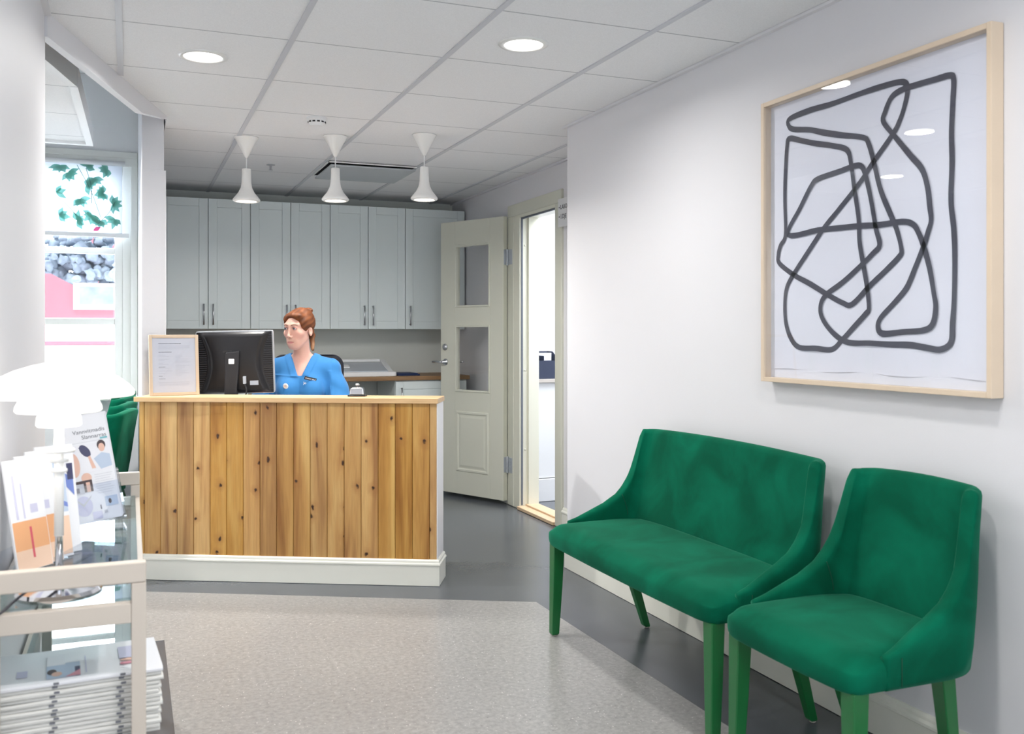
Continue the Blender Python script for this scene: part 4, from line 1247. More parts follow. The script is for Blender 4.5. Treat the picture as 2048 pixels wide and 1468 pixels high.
pend_glow = emission_mat('pendant_lens_glow', (255, 246, 228), 5)
proto = None
pl_ = ['leftmost of the three white pendant lamps over the counter', 'middle one of the three white pendant lamps, above the receptionist', 'rightmost of the three white pendant lamps, above the call bell']
for k, (x, y) in enumerate(((0.607, 5.49), (1.064, 5.28), (1.513, 5.056))):
    if proto is None:
        t = thing('pendant_lamp', pl_[0], 'pendant lamp', (x, y, H), 0, 'white cone pendants over the counter'); proto = t
        bm = B(); lathe(bm, [(0.0, -0.001), (0.066, -0.001), (0.067, -0.006), (0.062, -0.012), (0.034, -0.062), (0.012, -0.108), (0.006, -0.116), (0.0, -0.117)], n=36, cap=False); mobj('ceiling_cup', bm, M['white_metal'], t, smooth=False, angle=40)
        bm = B(); tube(bm, [(0, 0, -0.112), (0, 0, -0.185)], 0.0035, 8); mobj('cord', bm, M['white_plastic'], t)
        bm = B(); lathe(bm, [(0.0, -0.178), (0.022, -0.178), (0.0245, -0.181), (0.025, -0.215), (0.0265, -0.255), (0.032, -0.285), (0.045, -0.312), (0.066, -0.338), (0.0745, -0.349), (0.0745, -0.357), (0.066, -0.363), (0.058, -0.362), (0.055, -0.352)], n=40, cap=False); mobj('lamp_shade', bm, M['white_metal'], t, angle=40)
        bm = B(); lathe(bm, [(0.0, -0.357), (0.0545, -0.357)], n=32, cap=False); mobj('lens', bm, pend_glow, t)
    else:
        dup(proto, (x, y, H), 0, pl_[k])
    area('pendant_beam', (x, y, H - 0.366), 0.10, 8.5, (1.0, 0.97, 0.92), spread=178)

t = thing('smoke_detector', 'small round white smoke detector on the ceiling between the pendants', 'smoke detector', (0.885, 4.86, H))
bm = B(); lathe(bm, [(0.0, 0), (0.052, 0), (0.052, -0.012), (0.046, -0.016), (0.043, -0.03), (0.036, -0.036), (0.030, -0.042), (0.0, -0.043)], n=32, cap=False); mobj('housing', bm, M['white_plastic'], t, angle=35)
bm = B()
for k in range(12):
    a = 2 * math.pi * k / 12; mt = Matrix.Rotation(a, 4, 'Z'); box(bm, 0.0415, 0.0455, -0.007, 0.007, -0.028, -0.021, mtx=mt)
mobj('sensor_slot', bm, M['dark_gap'], t)
t = thing('sprinkler_head', 'tiny metal sprinkler head on the ceiling near the wall cabinets', 'sprinkler', (0.853, 6.33, H))
bm = B(); lathe(bm, [(0.028, 0), (0.028, -0.003), (0.008, -0.006), (0.007, -0.03), (0.003, -0.034)], n=20); mobj('body', bm, M['steel'], t)
bm = B(); lathe(bm, [(0.014, -0.034), (0.014, -0.036)], n=12); mobj('deflector', bm, M['steel'], t)
t = thing('air_diffuser', 'square grey air diffuser panel in the ceiling behind the pendants', 'air vent', (1.462, 6.32, H))
bm = B(); box(bm, -0.292, 0.292, -0.292, 0.292, -0.004, -0.0005); mobj('dark_recess', bm, M['dark_gap'], t)
bm = B(); box(bm, -0.272, 0.292, -0.272, 0.292, -0.03, -0.018); mobj('face_panel', bm, mat('diffuser_grey', (190, 196, 200), 0.5), t, bevel=0.004)
bm = B(); box(bm, -0.292, -0.285, -0.292, 0.292, -0.012, -0.004); box(bm, -0.292, 0.292, -0.292, -0.285, -0.012, -0.004); mobj('rim', bm, M['white_metal'], t)

# ================================================================== SERVING CART
CX0, CX1, CY0, CY1 = -0.262, 0.031, 2.063, 3.42
pt = 0.028
cart = thing('serving_cart', 'white painted cart with glass shelves against the left wall', 'cart', (0, 0, 0))
wheel_z = 0.0
bm = B()
for x in (CX0, CX1 - pt):
    for y in (CY0, CY1 - pt):
        bmq = B(); box(bmq, x, x + pt, y, y + pt, 0.002, 0.738); mobj('post', bmq, M['cartpaint'], cart, bevel=0.002)
bm.free()
for y in (CY0, CY1 - pt):
    bm = B(); box(bm, CX0, CX1, y, y + pt, 0.7385, 0.7800); mobj('end_rail', bm, M['cartpaint'], cart, bevel=0.003)
for zt, nm in ((0.698, 'upper_frame'), (0.405, 'middle_frame'), (0.13, 'lower_frame')):
    bm = B()
    hgt = 0.040
    box(bm, CX0 + pt, CX1 - pt, CY0 + 0.001, CY0 + pt - 0.001, zt - hgt, zt); box(bm, CX0 + pt, CX1 - pt, CY1 - pt + 0.001, CY1 - 0.001, zt - hgt, zt)
    box(bm, CX0 + 0.001, CX0 + pt - 0.001, CY0 + pt, CY1 - pt, zt - hgt, zt); box(bm, CX1 - pt + 0.001, CX1 - 0.001, CY0 + pt, CY1 - pt, zt - hgt, zt)
    mobj(nm, bm, M['cartpaint'], cart, bevel=0.002)
    bm = B(); box(bm, CX0 + 0.014, CX1 - 0.014, CY0 + pt + 0.0005, CY1 - pt - 0.0005, zt + 0.0005, zt + 0.0055)
    mobj('glass_shelf', bm, M['shelf_glass'], cart)
GZ = 0.704

# ---- table lamp with three stacked opal shades
LX, LY = -0.136, 2.175
lamp = thing('table_lamp', 'lit white three-tier table lamp with chrome base on the glass cart', 'table lamp', (LX, LY, GZ))
M['opal'] = mat('opal_glass_lit', (252, 252, 248), 0.3, emit=(255, 252, 244), estr=1.3)
bm = B(); lathe(bm, [(0.0, 0), (0.082, 0), (0.083, 0.006), (0.078, 0.013), (0.03, 0.016), (0.012, 0.019), (0.0, 0.019)], n=48, cap=False); mobj('base', bm, M['chrome'], lamp, angle=30)
bm = B(); tube(bm, [(0, 0, 0.018), (0, 0, 0.345)], 0.0075, 14); lathe(bm, [(0.011, 0.02), (0.011, 0.05), (0.0076, 0.055)], n=16); mobj('stem', bm, M['chrome'], lamp)
bm = B(); lathe(bm, [(0.0080, 0.12), (0.0092, 0.12), (0.0092, 0.345), (0.0080, 0.345)], n=16, cap=False); mobj('stem_sleeve', bm, M['white_metal'], lamp)
bm = B()
for z, r_ in ((0.296, 0.030), (0.276, 0.018), (0.255, 0.016)): lathe(bm, [(0.008, z - 0.002), (r_, z - 0.003), (r_, z + 0.003), (0.008, z + 0.002)], n=20, cap=False)
mobj('switch_ring', bm, M['white_metal'], lamp)
def shade(name, prof, par):
    bm = B(); inner = [(max(r - 0.003, 0), z - 0.003) for r, z in prof[::-1]]
    lathe(bm, prof + inner, n=56, cap=False); return mobj(name, bm, M['opal'], par, smooth=True)
shade('top_shade', [(0.024, 0.478), (0.050, 0.473), (0.085, 0.462), (0.115, 0.447), (0.136, 0.431), (0.1455, 0.419), (0.1465, 0.412)], lamp)
shade('middle_shade', [(0.030, 0.418), (0.060, 0.412), (0.076, 0.400), (0.082, 0.388), (0.083, 0.380)], lamp)
shade('lower_shade', [(0.020, 0.380), (0.036, 0.376), (0.042, 0.366), (0.0435, 0.350)], lamp)
bm = B(); lathe(bm, [(0.0, 0.483), (0.020, 0.483), (0.024, 0.476), (0.012, 0.44), (0.012, 0.36), (0.0, 0.358)], n=24, cap=False); mobj('lamp_cap', bm, M['white_metal'], lamp, smooth=True)
bm = B(); lathe(bm, [(0.0, 0.352), (0.040, 0.353)], n=32, cap=False); mobj('diffuser', bm, emission_mat('lamp_diffuser_glow', (255, 246, 226), 3), lamp)
bm = B(); tube(bm, catmull([(-0.005, -0.012, 0.03), (-0.03, -0.03, 0.035), (-0.06, -0.055, 0.02), (-0.085, -0.10, 0.006), (-0.10, -0.20, 0.0), (-0.110, -0.215, -0.10), (-0.105, -0.19, -0.40), (-0.10, -0.17, -0.66), (-0.09, -0.10, -0.700)], 8), 0.0028, 8)
mobj('power_cord', bm, mat('dark_cord', (40, 40, 52), 0.5), lamp)
pl = bpy.data.lights.new('lamp_bulb', 'POINT'); pl.energy = 2; pl.color = (1, 0.93, 0.82); pl.shadow_soft_size = 0.03
plo = bpy.data.objects.new('lamp_bulb', pl); COL.objects.link(plo); plo.location = (LX, LY, GZ + 0.33)

# ---- brochures
PAL = {'sky': (190, 205, 226), 'skin': (232, 190, 172), 'navy': (70, 72, 104), 'hair': (70, 56, 60), 'grey': (196, 198, 206), 'teal': (120, 190, 200), 'white': (238, 238, 244), 'pink': (224, 150, 166),
       'orange': (236, 176, 130), 'blue': (120, 140, 206), 'peach': (240, 206, 182), 'red': (214, 96, 110), 'lav': (206, 206, 230)}
for k_, c_ in PAL.items(): M['p_' + k_] = mat('print_' + k_, c_, 0.5, vary=0.04)
def print_mesh(items, par, matrix=None, name='cover_print'):
    """items: (material key, polygon of (x,z)) printed on a cover facing -y"""
    keys = sorted({k for k, _ in items}); bm = B()
    for i, (k, poly) in enumerate(items):
        y = -0.0006 - 0.00006 * i
        f = bm.faces.new([bm.verts.new((x, y, z)) for x, z in poly]); f.material_index = keys.index(k)
    return mobj(name, bm, [M['p_' + k] for k in keys], par, matrix=matrix)
def rect(x0, x1, z0, z1): return [(x0, z0), (x1, z0), (x1, z1), (x0, z1)]
def oval(cx, cz, a, b, rot=0, n=18): 
    return [(cx + a * math.cos(t) * math.cos(rot) - b * math.sin(t) * math.sin(rot), cz + a * math.cos(t) * math.sin(rot) + b * math.sin(t) * math.cos(rot)) for t in [2 * math.pi * k / n for k in range(n)]]
# acrylic holder with upright brochures, turned to the viewer, leaning back
hold = thing('brochure_holder', 'clear acrylic brochure holder standing on the glass cart beside the lamp', 'brochure holder', (-0.083, 2.80, GZ + 0.001), R(6))
lean_ = Matrix.Translation((0, 0, 0.016)) @ Matrix.Rotation(R(-8), 4, 'Y') @ Matrix.Rotation(R(-19), 4, 'X')
bm = B()
box(bm, -0.058, 0.075, -0.003, 0.0, 0.012, 0.115); box(bm, -0.058, 0.075, 0.032, 0.035, 0.0125, 0.20)
box(bm, -0.061, -0.058, -0.003, 0.035, 0.012, 0.15); box(bm, 0.075, 0.078, -0.003, 0.035, 0.012, 0.15); box(bm, -0.061, 0.078, -0.003, 0.035, 0.009, 0.012)
mobj('holder_body', bm, M['acrylic'], hold, matrix=lean_)
bm = B(); box(bm, -0.061, 0.078, 0.02, 0.10, 0.0, 0.003); mobj('holder_foot', bm, M['acrylic'], hold)
for k in range(4):
    br = thing('brochure', ['front treatment brochure with photo panels in the acrylic holder', 'second white brochure behind the front one in the acrylic holder', 'third white brochure in the acrylic holder', 'rearmost white brochure in the acrylic holder'][k],
               'brochure', (-0.083, 2.80, GZ + 0.001), R(6), 'brochures in the acrylic holder')
    mt = lean_ @ Matrix.Translation((0.008 + 0.002 * k, 0.003 + 0.007 * k, 0.0135 + 0.003 * k))
    bm = B(); box(bm, -0.060, 0.060, 0, 0.0035, 0, 0.297); mobj('cover', bm, M['paper'], br, matrix=mt, bevel=0.0005)
    if k == 0:
        it = [('grey', rect(-0.056, 0.058, 0.2215, 0.2222)), ('teal', rect(0.038, 0.057, 0.224, 0.229)),
              ('white', rect(-0.056, 0.057, 0.135, 0.215)), ('skin', oval(-0.038, 0.162, 0.015, 0.034)), ('navy', oval(-0.005, 0.197, 0.011, 0.020, 0.5)), ('navy', rect(-0.020, -0.010, 0.207, 0.209)),
              ('skin', [(0.0, 0.18), (0.006, 0.182), (0.016, 0.145), (0.006, 0.145)]), ('hair', oval(0.038, 0.207, 0.011, 0.014)), ('skin', oval(0.038, 0.200, 0.008, 0.012)), ('sky', [(0.014, 0.172), (0.036, 0.186), (0.056, 0.178), (0.057, 0.145), (0.028, 0.140)]),
              ('hair', oval(-0.046, 0.124, 0.006, 0.007)), ('skin', oval(-0.012, 0.122, 0.013, 0.014)), ('hair', rect(-0.044, 0.0, 0.083, 0.116)), ('grey', rect(-0.055, -0.022, 0.080, 0.108)), ('navy', rect(-0.050, -0.034, 0.084, 0.098)), ('skin', rect(-0.016, -0.006, 0.083, 0.110)),
              ('lav', oval(-0.030, 0.046, 0.022, 0.028)), ('grey', [(-0.052, 0.074), (-0.03, 0.052), (-0.006, 0.074), (-0.01, 0.066), (-0.03, 0.044), (-0.048, 0.064)]),
              ('sky', rect(0.024, 0.056, 0.035, 0.062)), ('hair', oval(0.036, 0.048, 0.004, 0.007)), ('navy', rect(0.010, 0.013, 0.030, 0.042)), ('grey', rect(0.018, 0.026, 0.018, 0.026)), ('lav', rect(-0.012, 0.012, 0.006, 0.026))]
        for q in range(9): it.append(('grey', rect(0.008, 0.054 - 0.004 * (q % 3), 0.126 - 0.0065 * q, 0.1268 - 0.0065 * q)))
        print_mesh(it, br, mt)
        tm = Matrix(((1, 0, 0, 0.054), (0, 0, -1, -0.0007), (0, 1, 0, 0.247), (0, 0, 0, 1)))
        text_mesh('cover_title', 'Vannvitmadis', 0.0155, M['ink'], br, mt @ tm, thick=0.0001, align='RIGHT')
        text_mesh('cover_title', 'Slannarras', 0.0155, M['ink'], br, mt @ Matrix.Translation((0.002, 0, -0.0165)) @ tm, thick=0.0001, align='RIGHT')
# leaflets leaning at the left, in front of the wall
lf = [('white leaflet with orange lower half, leftmost of the leaning leaflets', (-0.198, 2.400), 'a'), ('white and orange leaflet second from the left, leaning by the lamp', (-0.180, 2.440), 'b'),
      ('pale blue leaflet with pink figure in the leaning bunch', (-0.164, 2.485), 'c'), ('leaflet with dark blue curve nearest the lamp stem', (-0.150, 2.535), 'd')]
for i, (lb, (x, y), k) in enumerate(lf):
    t = thing('leaflet', lb, 'leaflet', (x, y, GZ + 0.001), R(48 - 4 * i), 'leaflets leaning behind the lamp')
    mt = Matrix.Rotation(R(-11 + 0.6 * i), 4, 'X')
    bm = B(); box(bm, -0.046, 0.052, 0, 0.006, 0.004, 0.255 + 0.004 * i); mobj('cover', bm, M['paper'], t, matrix=mt, bevel=0.0006)
    if k in 'ab':
        it = [('orange', rect(-0.044, 0.050, 0.02, 0.115)), ('peach', rect(-0.044, 0.05, 0.005, 0.05)), ('lav', rect(-0.03, -0.024, 0.12, 0.22)), ('lav', rect(-0.01, -0.006, 0.12, 0.20)), ('lav', rect(0.01, 0.03, 0.13, 0.15)), ('red', rect(0.0, 0.006, 0.03, 0.10))]
    elif k == 'c':
        it = [('sky', rect(-0.044, 0.05, 0.11, 0.235)), ('pink', oval(-0.02, 0.16, 0.016, 0.022)), ('blue', [(-0.02, 0.15), (0.05, 0.12), (0.05, 0.13), (-0.01, 0.17)]), ('peach', rect(-0.044, 0.05, 0.01, 0.1)), ('navy', rect(-0.04, 0.0, 0.236, 0.242))]
    else:
        it = [('blue', [(-0.045, 0.05), (-0.03, 0.05), (0.0, 0.15), (0.02, 0.17), (0.045, 0.14), (0.045, 0.18), (0.02, 0.20), (-0.02, 0.17)]), ('white', rect(-0.05, -0.046, 0.01, 0.2)), ('navy', rect(0.03, 0.046, 0.18, 0.22)), ('orange', oval(-0.02, 0.03, 0.02, 0.02))]
    print_mesh(it, t, mt)
rk = thing('leaflet_rack', 'clear acrylic rack holding the leaflets beside the left wall', 'leaflet rack', (-0.176, 2.462, GZ + 0.001), R(70))
bm = B(); box(bm, -0.11, 0.11, -0.062, -0.060, 0.0, 0.04); box(bm, -0.11, 0.11, 0.062, 0.064, 0.003, 0.05); box(bm, -0.11, 0.11, -0.060, 0.064, -0.0005, 0.0025)
mobj('rack_body', bm, M['acrylic'], rk)
# small tilted pile of papers on the upper glass behind the lamp
# ---- newspapers on the middle shelf
SZ = 0.405 + 0.006
npp = 15
ORD = ['first', 'second', 'third', 'fourth', 'fifth', 'sixth', 'seventh', 'eighth', 'ninth', 'tenth', 'eleventh', 'twelfth', 'thirteenth', 'fourteenth', 'fifteenth']
for k in range(npp):
    rg = random.Random(40 + k)
    top = k == npp - 1
    hgt = 0.0086
    lb = 'topmost folded newspaper of the stack, with photos on its front' if top else 'folded newspaper, %s from the top of the stack on the cart' % ORD[npp - 1 - k]
    t = thing('newspaper', lb, 'newspaper',
              (-0.10 + rg.uniform(-.004, .004), 2.219 + rg.uniform(-.004, .004), SZ + 0.0005 + k * (hgt + 0.0003)), R(3.5 + rg.uniform(-1.2, 1.2)), 'folded newspapers stacked on the cart')
    bm = B()
    pr_ = [(-0.105, 0.0), (0.105, 0.0), (0.105, hgt), (-0.09, hgt), (-0.102, hgt * 0.85), (-0.106, hgt * 0.5)]
    nseg = 10; rr = []
    for s in range(nseg + 1):
        x = -0.155 + 0.31 * s / nseg; dz = 0.0006 * math.sin(s * 1.3 + k)
        rr.append([bm.verts.new((x, y, max(0, z + dz * (z > 0)))) for y, z in pr_])
    for a, b in zip(rr, rr[1:]):
        for q in range(6): bm.faces.new([a[q], a[(q + 1) % 6], b[(q + 1) % 6], b[q]])
    bm.faces.new(rr[0]); bm.faces.new(rr[-1][::-1])
    pg_ = mobj('folded_pages', bm, M['newsprint'] if not top else M['paper'], t)
    for x in (-0.052, 0.072):
        bm = B(); box(bm, x, x + 0.010, -0.1068, -0.1058, 0.002, hgt - 0.002)
        mobj('edge_print', bm, M['ink'], t)
    if top:
        FM = Matrix.Translation((0, 0, hgt + 0.0007)) @ Matrix.Rotation(R(-90), 4, 'X')
        print_mesh([('sky', rect(-0.065, -0.002, -0.09, 0.0)), ('navy', rect(-0.012, -0.002, -0.09, -0.03)), ('hair', oval(-0.055, -0.05, 0.009, 0.018)), ('skin', oval(-0.046, -0.065, 0.010, 0.014)), ('pink', [(-0.03, -0.088), (-0.002, -0.088), (-0.002, -0.05)]),
                    ('lav', rect(-0.12, -0.10, -0.06, -0.02)), ('white', rect(-0.065, -0.03, -0.01, 0.06)), ('pink', rect(0.075, 0.12, -0.06, -0.045)), ('skin', oval(0.095, -0.03, 0.02, 0.008)), ('lav', rect(0.075, 0.125, -0.02, 0.06)), ('lav', rect(0.008, 0.010, -0.08, 0.03))],
                   t, FM, 'front_page_print')
t = thing('magazine', 'colourful magazine lying low under the newspaper stack, on the bottom shelf', 'magazine', (-0.105, 2.26, 0.1365), R(4))
bm = B(); box(bm, -0.11, 0.11, -0.14, 0.14, 0, 0.03); mobj('pages', bm, M['paper'], t, bevel=0.001)
bm = B(); box(bm, -0.09, 0.09, -0.12, 0.10, 0.0301, 0.0306); mobj('cover_photo', bm, M['p_navy'], t)

# ================================================================== SURFACES FROM BLENDED FIELDS (body, clothes, hair)
def surface_nets(f, xs, ys, zs):
    s = f < 0
    nx, ny, nz = f.shape
    cnt = np.zeros((nx - 1, ny - 1, nz - 1), np.int8)
    offs = [(i, j, k) for i in (0, 1) for j in (0, 1) for k in (0, 1)]
    for i, j, k in offs: cnt += s[i:nx - 1 + i, j:ny - 1 + j, k:nz - 1 + k]
    act = (cnt > 0) & (cnt < 8)
    idx = np.argwhere(act)
    vid = -np.ones(act.shape, np.int64); vid[act] = np.arange(len(idx))
    I, J, K = idx.T
    acc = np.zeros((len(idx), 3)); n = np.zeros(len(idx))
    C = np.stack([xs, ], 0) if False else None
    for a, b in [(p, q) for p in offs for q in offs if sum(abs(u - v) for u, v in zip(p, q)) == 1 and p < q]:
        fa = f[I + a[0], J + a[1], K + a[2]]; fb = f[I + b[0], J + b[1], K + b[2]]
        m = (fa < 0) != (fb < 0)
        t = np.where(m, fa / np.where(m, fa - fb, 1), 0)
        pa = np.stack([xs[I + a[0]], ys[J + a[1]], zs[K + a[2]]], 1); pb = np.stack([xs[I + b[0]], ys[J + b[1]], zs[K + b[2]]], 1)
        acc += (pa + (pb - pa) * t[:, None]) * m[:, None]; n += m
    V = acc / n[:, None]
    F = []
    for ax in range(3):
        sl0 = [slice(None)] * 3; sl1 = [slice(None)] * 3
        sl0[ax] = slice(0, -1); sl1[ax] = slice(1, None)
        ch = s[tuple(sl0)] != s[tuple(sl1)]
        e = np.argwhere(ch)
        o1, o2 = [q for q in range(3) if q != ax]
        ok = (e[:, o1] > 0) & (e[:, o2] > 0) & (e[:, o1] < f.shape[o1] - 1) & (e[:, o2] < f.shape[o2] - 1)
        e = e[ok]
        def g(d1, d2):
            q = e.copy(); q[:, o1] -= d1; q[:, o2] -= d2
            return vid[q[:, 0], q[:, 1], q[:, 2]]
        quad = np.stack([g(1, 1), g(0, 1), g(0, 0), g(1, 0)], 1)
        inside = s[e[:, 0], e[:, 1], e[:, 2]]
        flip = inside if ax != 1 else ~inside
        quad[~flip] = quad[~flip][:, ::-1]
        F.append(quad)
    return V, np.concatenate(F)

def smin(a, b, k):
    h = np.clip(0.5 + 0.5 * (b - a) / k, 0, 1)
    return b + (a - b) * h - k * h * (1 - h)
def smax(a, b, k): return -smin(-a, -b, k)
def ell(P, c, r):
    x, y, z = [(P[i] - c[i]) / r[i] for i in range(3)]
    k0 = np.sqrt(x * x + y * y + z * z) + 1e-9
    x, y, z = [(P[i] - c[i]) / (r[i] ** 2) for i in range(3)]
    k1 = np.sqrt(x * x + y * y + z * z) + 1e-9
    return k0 * (k0 - 1) / k1
def cap(P, a, b, ra, rb=None):
    rb = ra if rb is None else rb
    d = [b[i] - a[i] for i in range(3)]; L2 = sum(q * q for q in d)
    t = np.clip(sum((P[i] - a[i]) * d[i] for i in range(3)) / L2, 0, 1)
    return np.sqrt(sum((P[i] - a[i] - d[i] * t) ** 2 for i in range(3))) - (ra + (rb - ra) * t)
def rotz(P, a):
    c, s = math.cos(a), math.sin(a)
    return [P[0] * c - P[1] * s, P[0] * s + P[1] * c, P[2]]
def rotx(P, a):
    c, s = math.cos(a), math.sin(a)
    return [P[0], P[1] * c - P[2] * s, P[1] * s + P[2] * c]

HEAD = (-0.012, -0.030, 1.262); HEAD_YAW = R(-27); HEAD_PITCH = R(4); HS = 0.97
EYES = [(s * 0.0305, -0.0765, 0.012) for s in (1, -1)]
def head_local(P):
    Q = [(P[i] - HEAD[i]) / HS for i in range(3)]
    Q = rotz(Q, -HEAD_YAW)
    return rotx(Q, -HEAD_PITCH)
def head_field(P):
    Q = head_local(P)
    ax = np.abs(Q[0]); M_ = [ax, Q[1], Q[2]]
    f = ell(Q, (0, 0.014, 0.036), (0.072, 0.094, 0.080))
    f = smin(f, ell(Q, (0, -0.034, -0.018), (0.060, 0.056, 0.082)), 0.03)
    f = smin(f, ell(Q, (0, -0.052, -0.084), (0.026, 0.030, 0.026)), 0.035)
    f = smin(f, cap(M_, (0.046, 0.002, -0.050), (0.018, -0.056, -0.092), 0.013, 0.011), 0.030)
    f = smin(f, ell(M_, (0.040, -0.056, -0.018), (0.022, 0.022, 0.018)), 0.022)
    f = smin(f, cap(M_, (0.012, -0.084, 0.030), (0.044, -0.070, 0.033), 0.006, 0.005), 0.020)
    f = smax(f, -ell(M_, (0.031, -0.105, 0.010), (0.020, 0.020, 0.013)), 0.014)
    # nose
    nz = cap(Q, (0, -0.086, 0.016), (0, -0.104, -0.028), 0.0058, 0.0072)
    nz = smin(nz, ell(M_, (0.0105, -0.096, -0.035), (0.0072, 0.0095, 0.0062)), 0.006)
    nz = smin(nz, ell(Q, (0, -0.104, -0.032), (0.0082, 0.0078, 0.0068)), 0.006)
    f = smin(f, nz, 0.010)
    f = smax(f, -ell(M_, (0.0062, -0.102, -0.0410), (0.0032, 0.0042, 0.0035)), 0.002)
    # mouth
    f = smin(f, ell(Q, (0, -0.070, -0.066), (0.034, 0.018, 0.022)), 0.018)
    my = -0.0885 + 5.0 * Q[0] ** 2 * 3.2
    f = smin(f, ell([Q[0], Q[1] + 0.0865 - 14.0 * Q[0] ** 2, Q[2]], (0, 0, -0.0635), (0.024, 0.0056, 0.0046)), 0.004)
    f = smin(f, ell([Q[0], Q[1] + 0.0860 - 14.0 * Q[0] ** 2, Q[2]], (0, 0, -0.0735), (0.021, 0.0062, 0.0055)), 0.004)
    f = smax(f, -ell([Q[0], Q[1] + 0.0925 - 14.0 * Q[0] ** 2, Q[2]], (0, 0, -0.0684), (0.023, 0.0030, 0.0012)), 0.0015)
    f = smax(f, -cap(Q, (0, -0.099, -0.047), (0, -0.098, -0.057), 0.0022), 0.004)
    # lids
    for e in EYES:
        lid = np.sqrt(sum((Q[i] - e[i]) ** 2 for i in range(3))) - 0.0138
        f = smin(f, lid, 0.005)
        f = smax(f, -ell(Q, (e[0], e[1] - 0.013, e[2] - 0.0006), (0.0138, 0.0085, 0.0054)), 0.0015)
    # ears
    er = ell(M_, (0.072, 0.012, -0.012), (0.008, 0.016, 0.027))
    er = smax(er, -ell(M_, (0.0790, 0.006, -0.010), (0.006, 0.0088, 0.0165)), 0.004)
    f = smin(f, er, 0.006)
    return f * HS
def torso_field(P):
    M_ = [np.abs(P[0]), P[1], P[2]]
    f = ell(P, (0, 0.02, 0.58), (0.165, 0.115, 0.12))
    f = smin(f, ell(P, (0, 0.015, 0.76), (0.125, 0.095, 0.15)), 0.06)
    f = smin(f, ell(P, (0, 0.012, 0.94), (0.148, 0.100, 0.145)), 0.05)
    f = smin(f, ell(M_, (0.066, -0.068, 0.918), (0.056, 0.050, 0.062)), 0.04)
    f = smin(f, cap(M_, (0.0, 0.020, 1.035), (0.150, 0.018, 1.032), 0.052, 0.044), 0.04)
    f = smin(f, cap(M_, (0.0, 0.030, 1.10), (0.145, 0.022, 1.045), 0.034, 0.030), 0.045)
    return f
def arms_field(P):
    M_ = [np.abs(P[0]), P[1], P[2]]
    f = cap(M_, (0.162, 0.018, 1.022), (0.235, -0.03, 0.80), 0.043, 0.037)
    f = smin(f, cap(M_, (0.235, -0.03, 0.80), (0.125, -0.29, 0.775), 0.036, 0.023), 0.02)
    return f
def body_field(P):
    M_ = [np.abs(P[0]), P[1], P[2]]
    f = smin(torso_field(P), arms_field(P), 0.03)
    f = smin(f, cap(P, (0, 0.022, 1.04), (-0.006, -0.012, 1.205), 0.048, 0.044), 0.035)
    hd = head_field(P)
    f = smin(f, hd, 0.012)
    # hands with five fingers resting on the desk
    f = smin(f, ell(M_, (0.112, -0.335, 0.768), (0.036, 0.046, 0.014)), 0.012)
    for k, (fx, ln) in enumerate(((0.084, 0.062), (0.102, 0.072), (0.121, 0.068), (0.139, 0.052))):
        b = (fx, -0.372, 0.772); m = (fx - 0.002, -0.372 - ln * .55, 0.778); e = (fx - 0.004, -0.372 - ln, 0.757)
        f = smin(f, np.minimum(cap(M_, b, m, 0.0085, 0.008), cap(M_, m, e, 0.008, 0.0068)), 0.004)
    f = smin(f, np.minimum(cap(M_, (0.090, -0.325, 0.765), (0.066, -0.355, 0.762), 0.011, 0.009), cap(M_, (0.066, -0.355, 0.762), (0.060, -0.385, 0.758), 0.009, 0.0075)), 0.005)
    # seated legs
    f = smin(f, cap(M_, (0.085, 0.0, 0.555), (0.105, -0.37, 0.535), 0.080, 0.058), 0.04)
    f = smin(f, cap(M_, (0.105, -0.38, 0.53), (0.105, -0.22, 0.10), 0.055, 0.036), 0.02)
    f = smin(f, cap(M_, (0.105, -0.20, 0.055), (0.112, -0.36, 0.042), 0.038, 0.028), 0.02)
    return f
def axis(*segs):
    out = []
    for a, b, s in segs: out += list(np.arange(a, b - 1e-9, s))
    out.append(segs[-1][1]); return np.array(out)
def field_mesh(name, fn, xs, ys, zs, m, parent, color=None, smooth_iter=0):
    P = np.meshgrid(xs, ys, zs, indexing='ij')
    P = [p.astype(np.float32) for p in P]
    f = fn(P).astype(np.float32)
    V, F = surface_nets(f, xs, ys, zs)
    me = bpy.data.meshes.new(name)
    me.from_pydata(V.tolist(), [], F.tolist())
    me.validate()
    for p in me.polygons: p.use_smooth = True
    if color is not None:
        at = me.color_attributes.new('tone', 'FLOAT_COLOR', 'POINT')
        c = color([V[:, 0], V[:, 1], V[:, 2]])
        at.data.foreach_set('color', np.concatenate([c, np.ones((len(c), 1))], 1).astype(np.float32).ravel())
    o = mobj(name, me, m, parent)
    bm = bmesh.new(); bm.from_mesh(me); bmesh.ops.recalc_face_normals(bm, faces=bm.faces); bm.to_mesh(me); bm.free()
    if smooth_iter:
        s = o.modifiers.new('smooth', 'SMOOTH'); s.factor = 0.5; s.iterations = smooth_iter
    return o

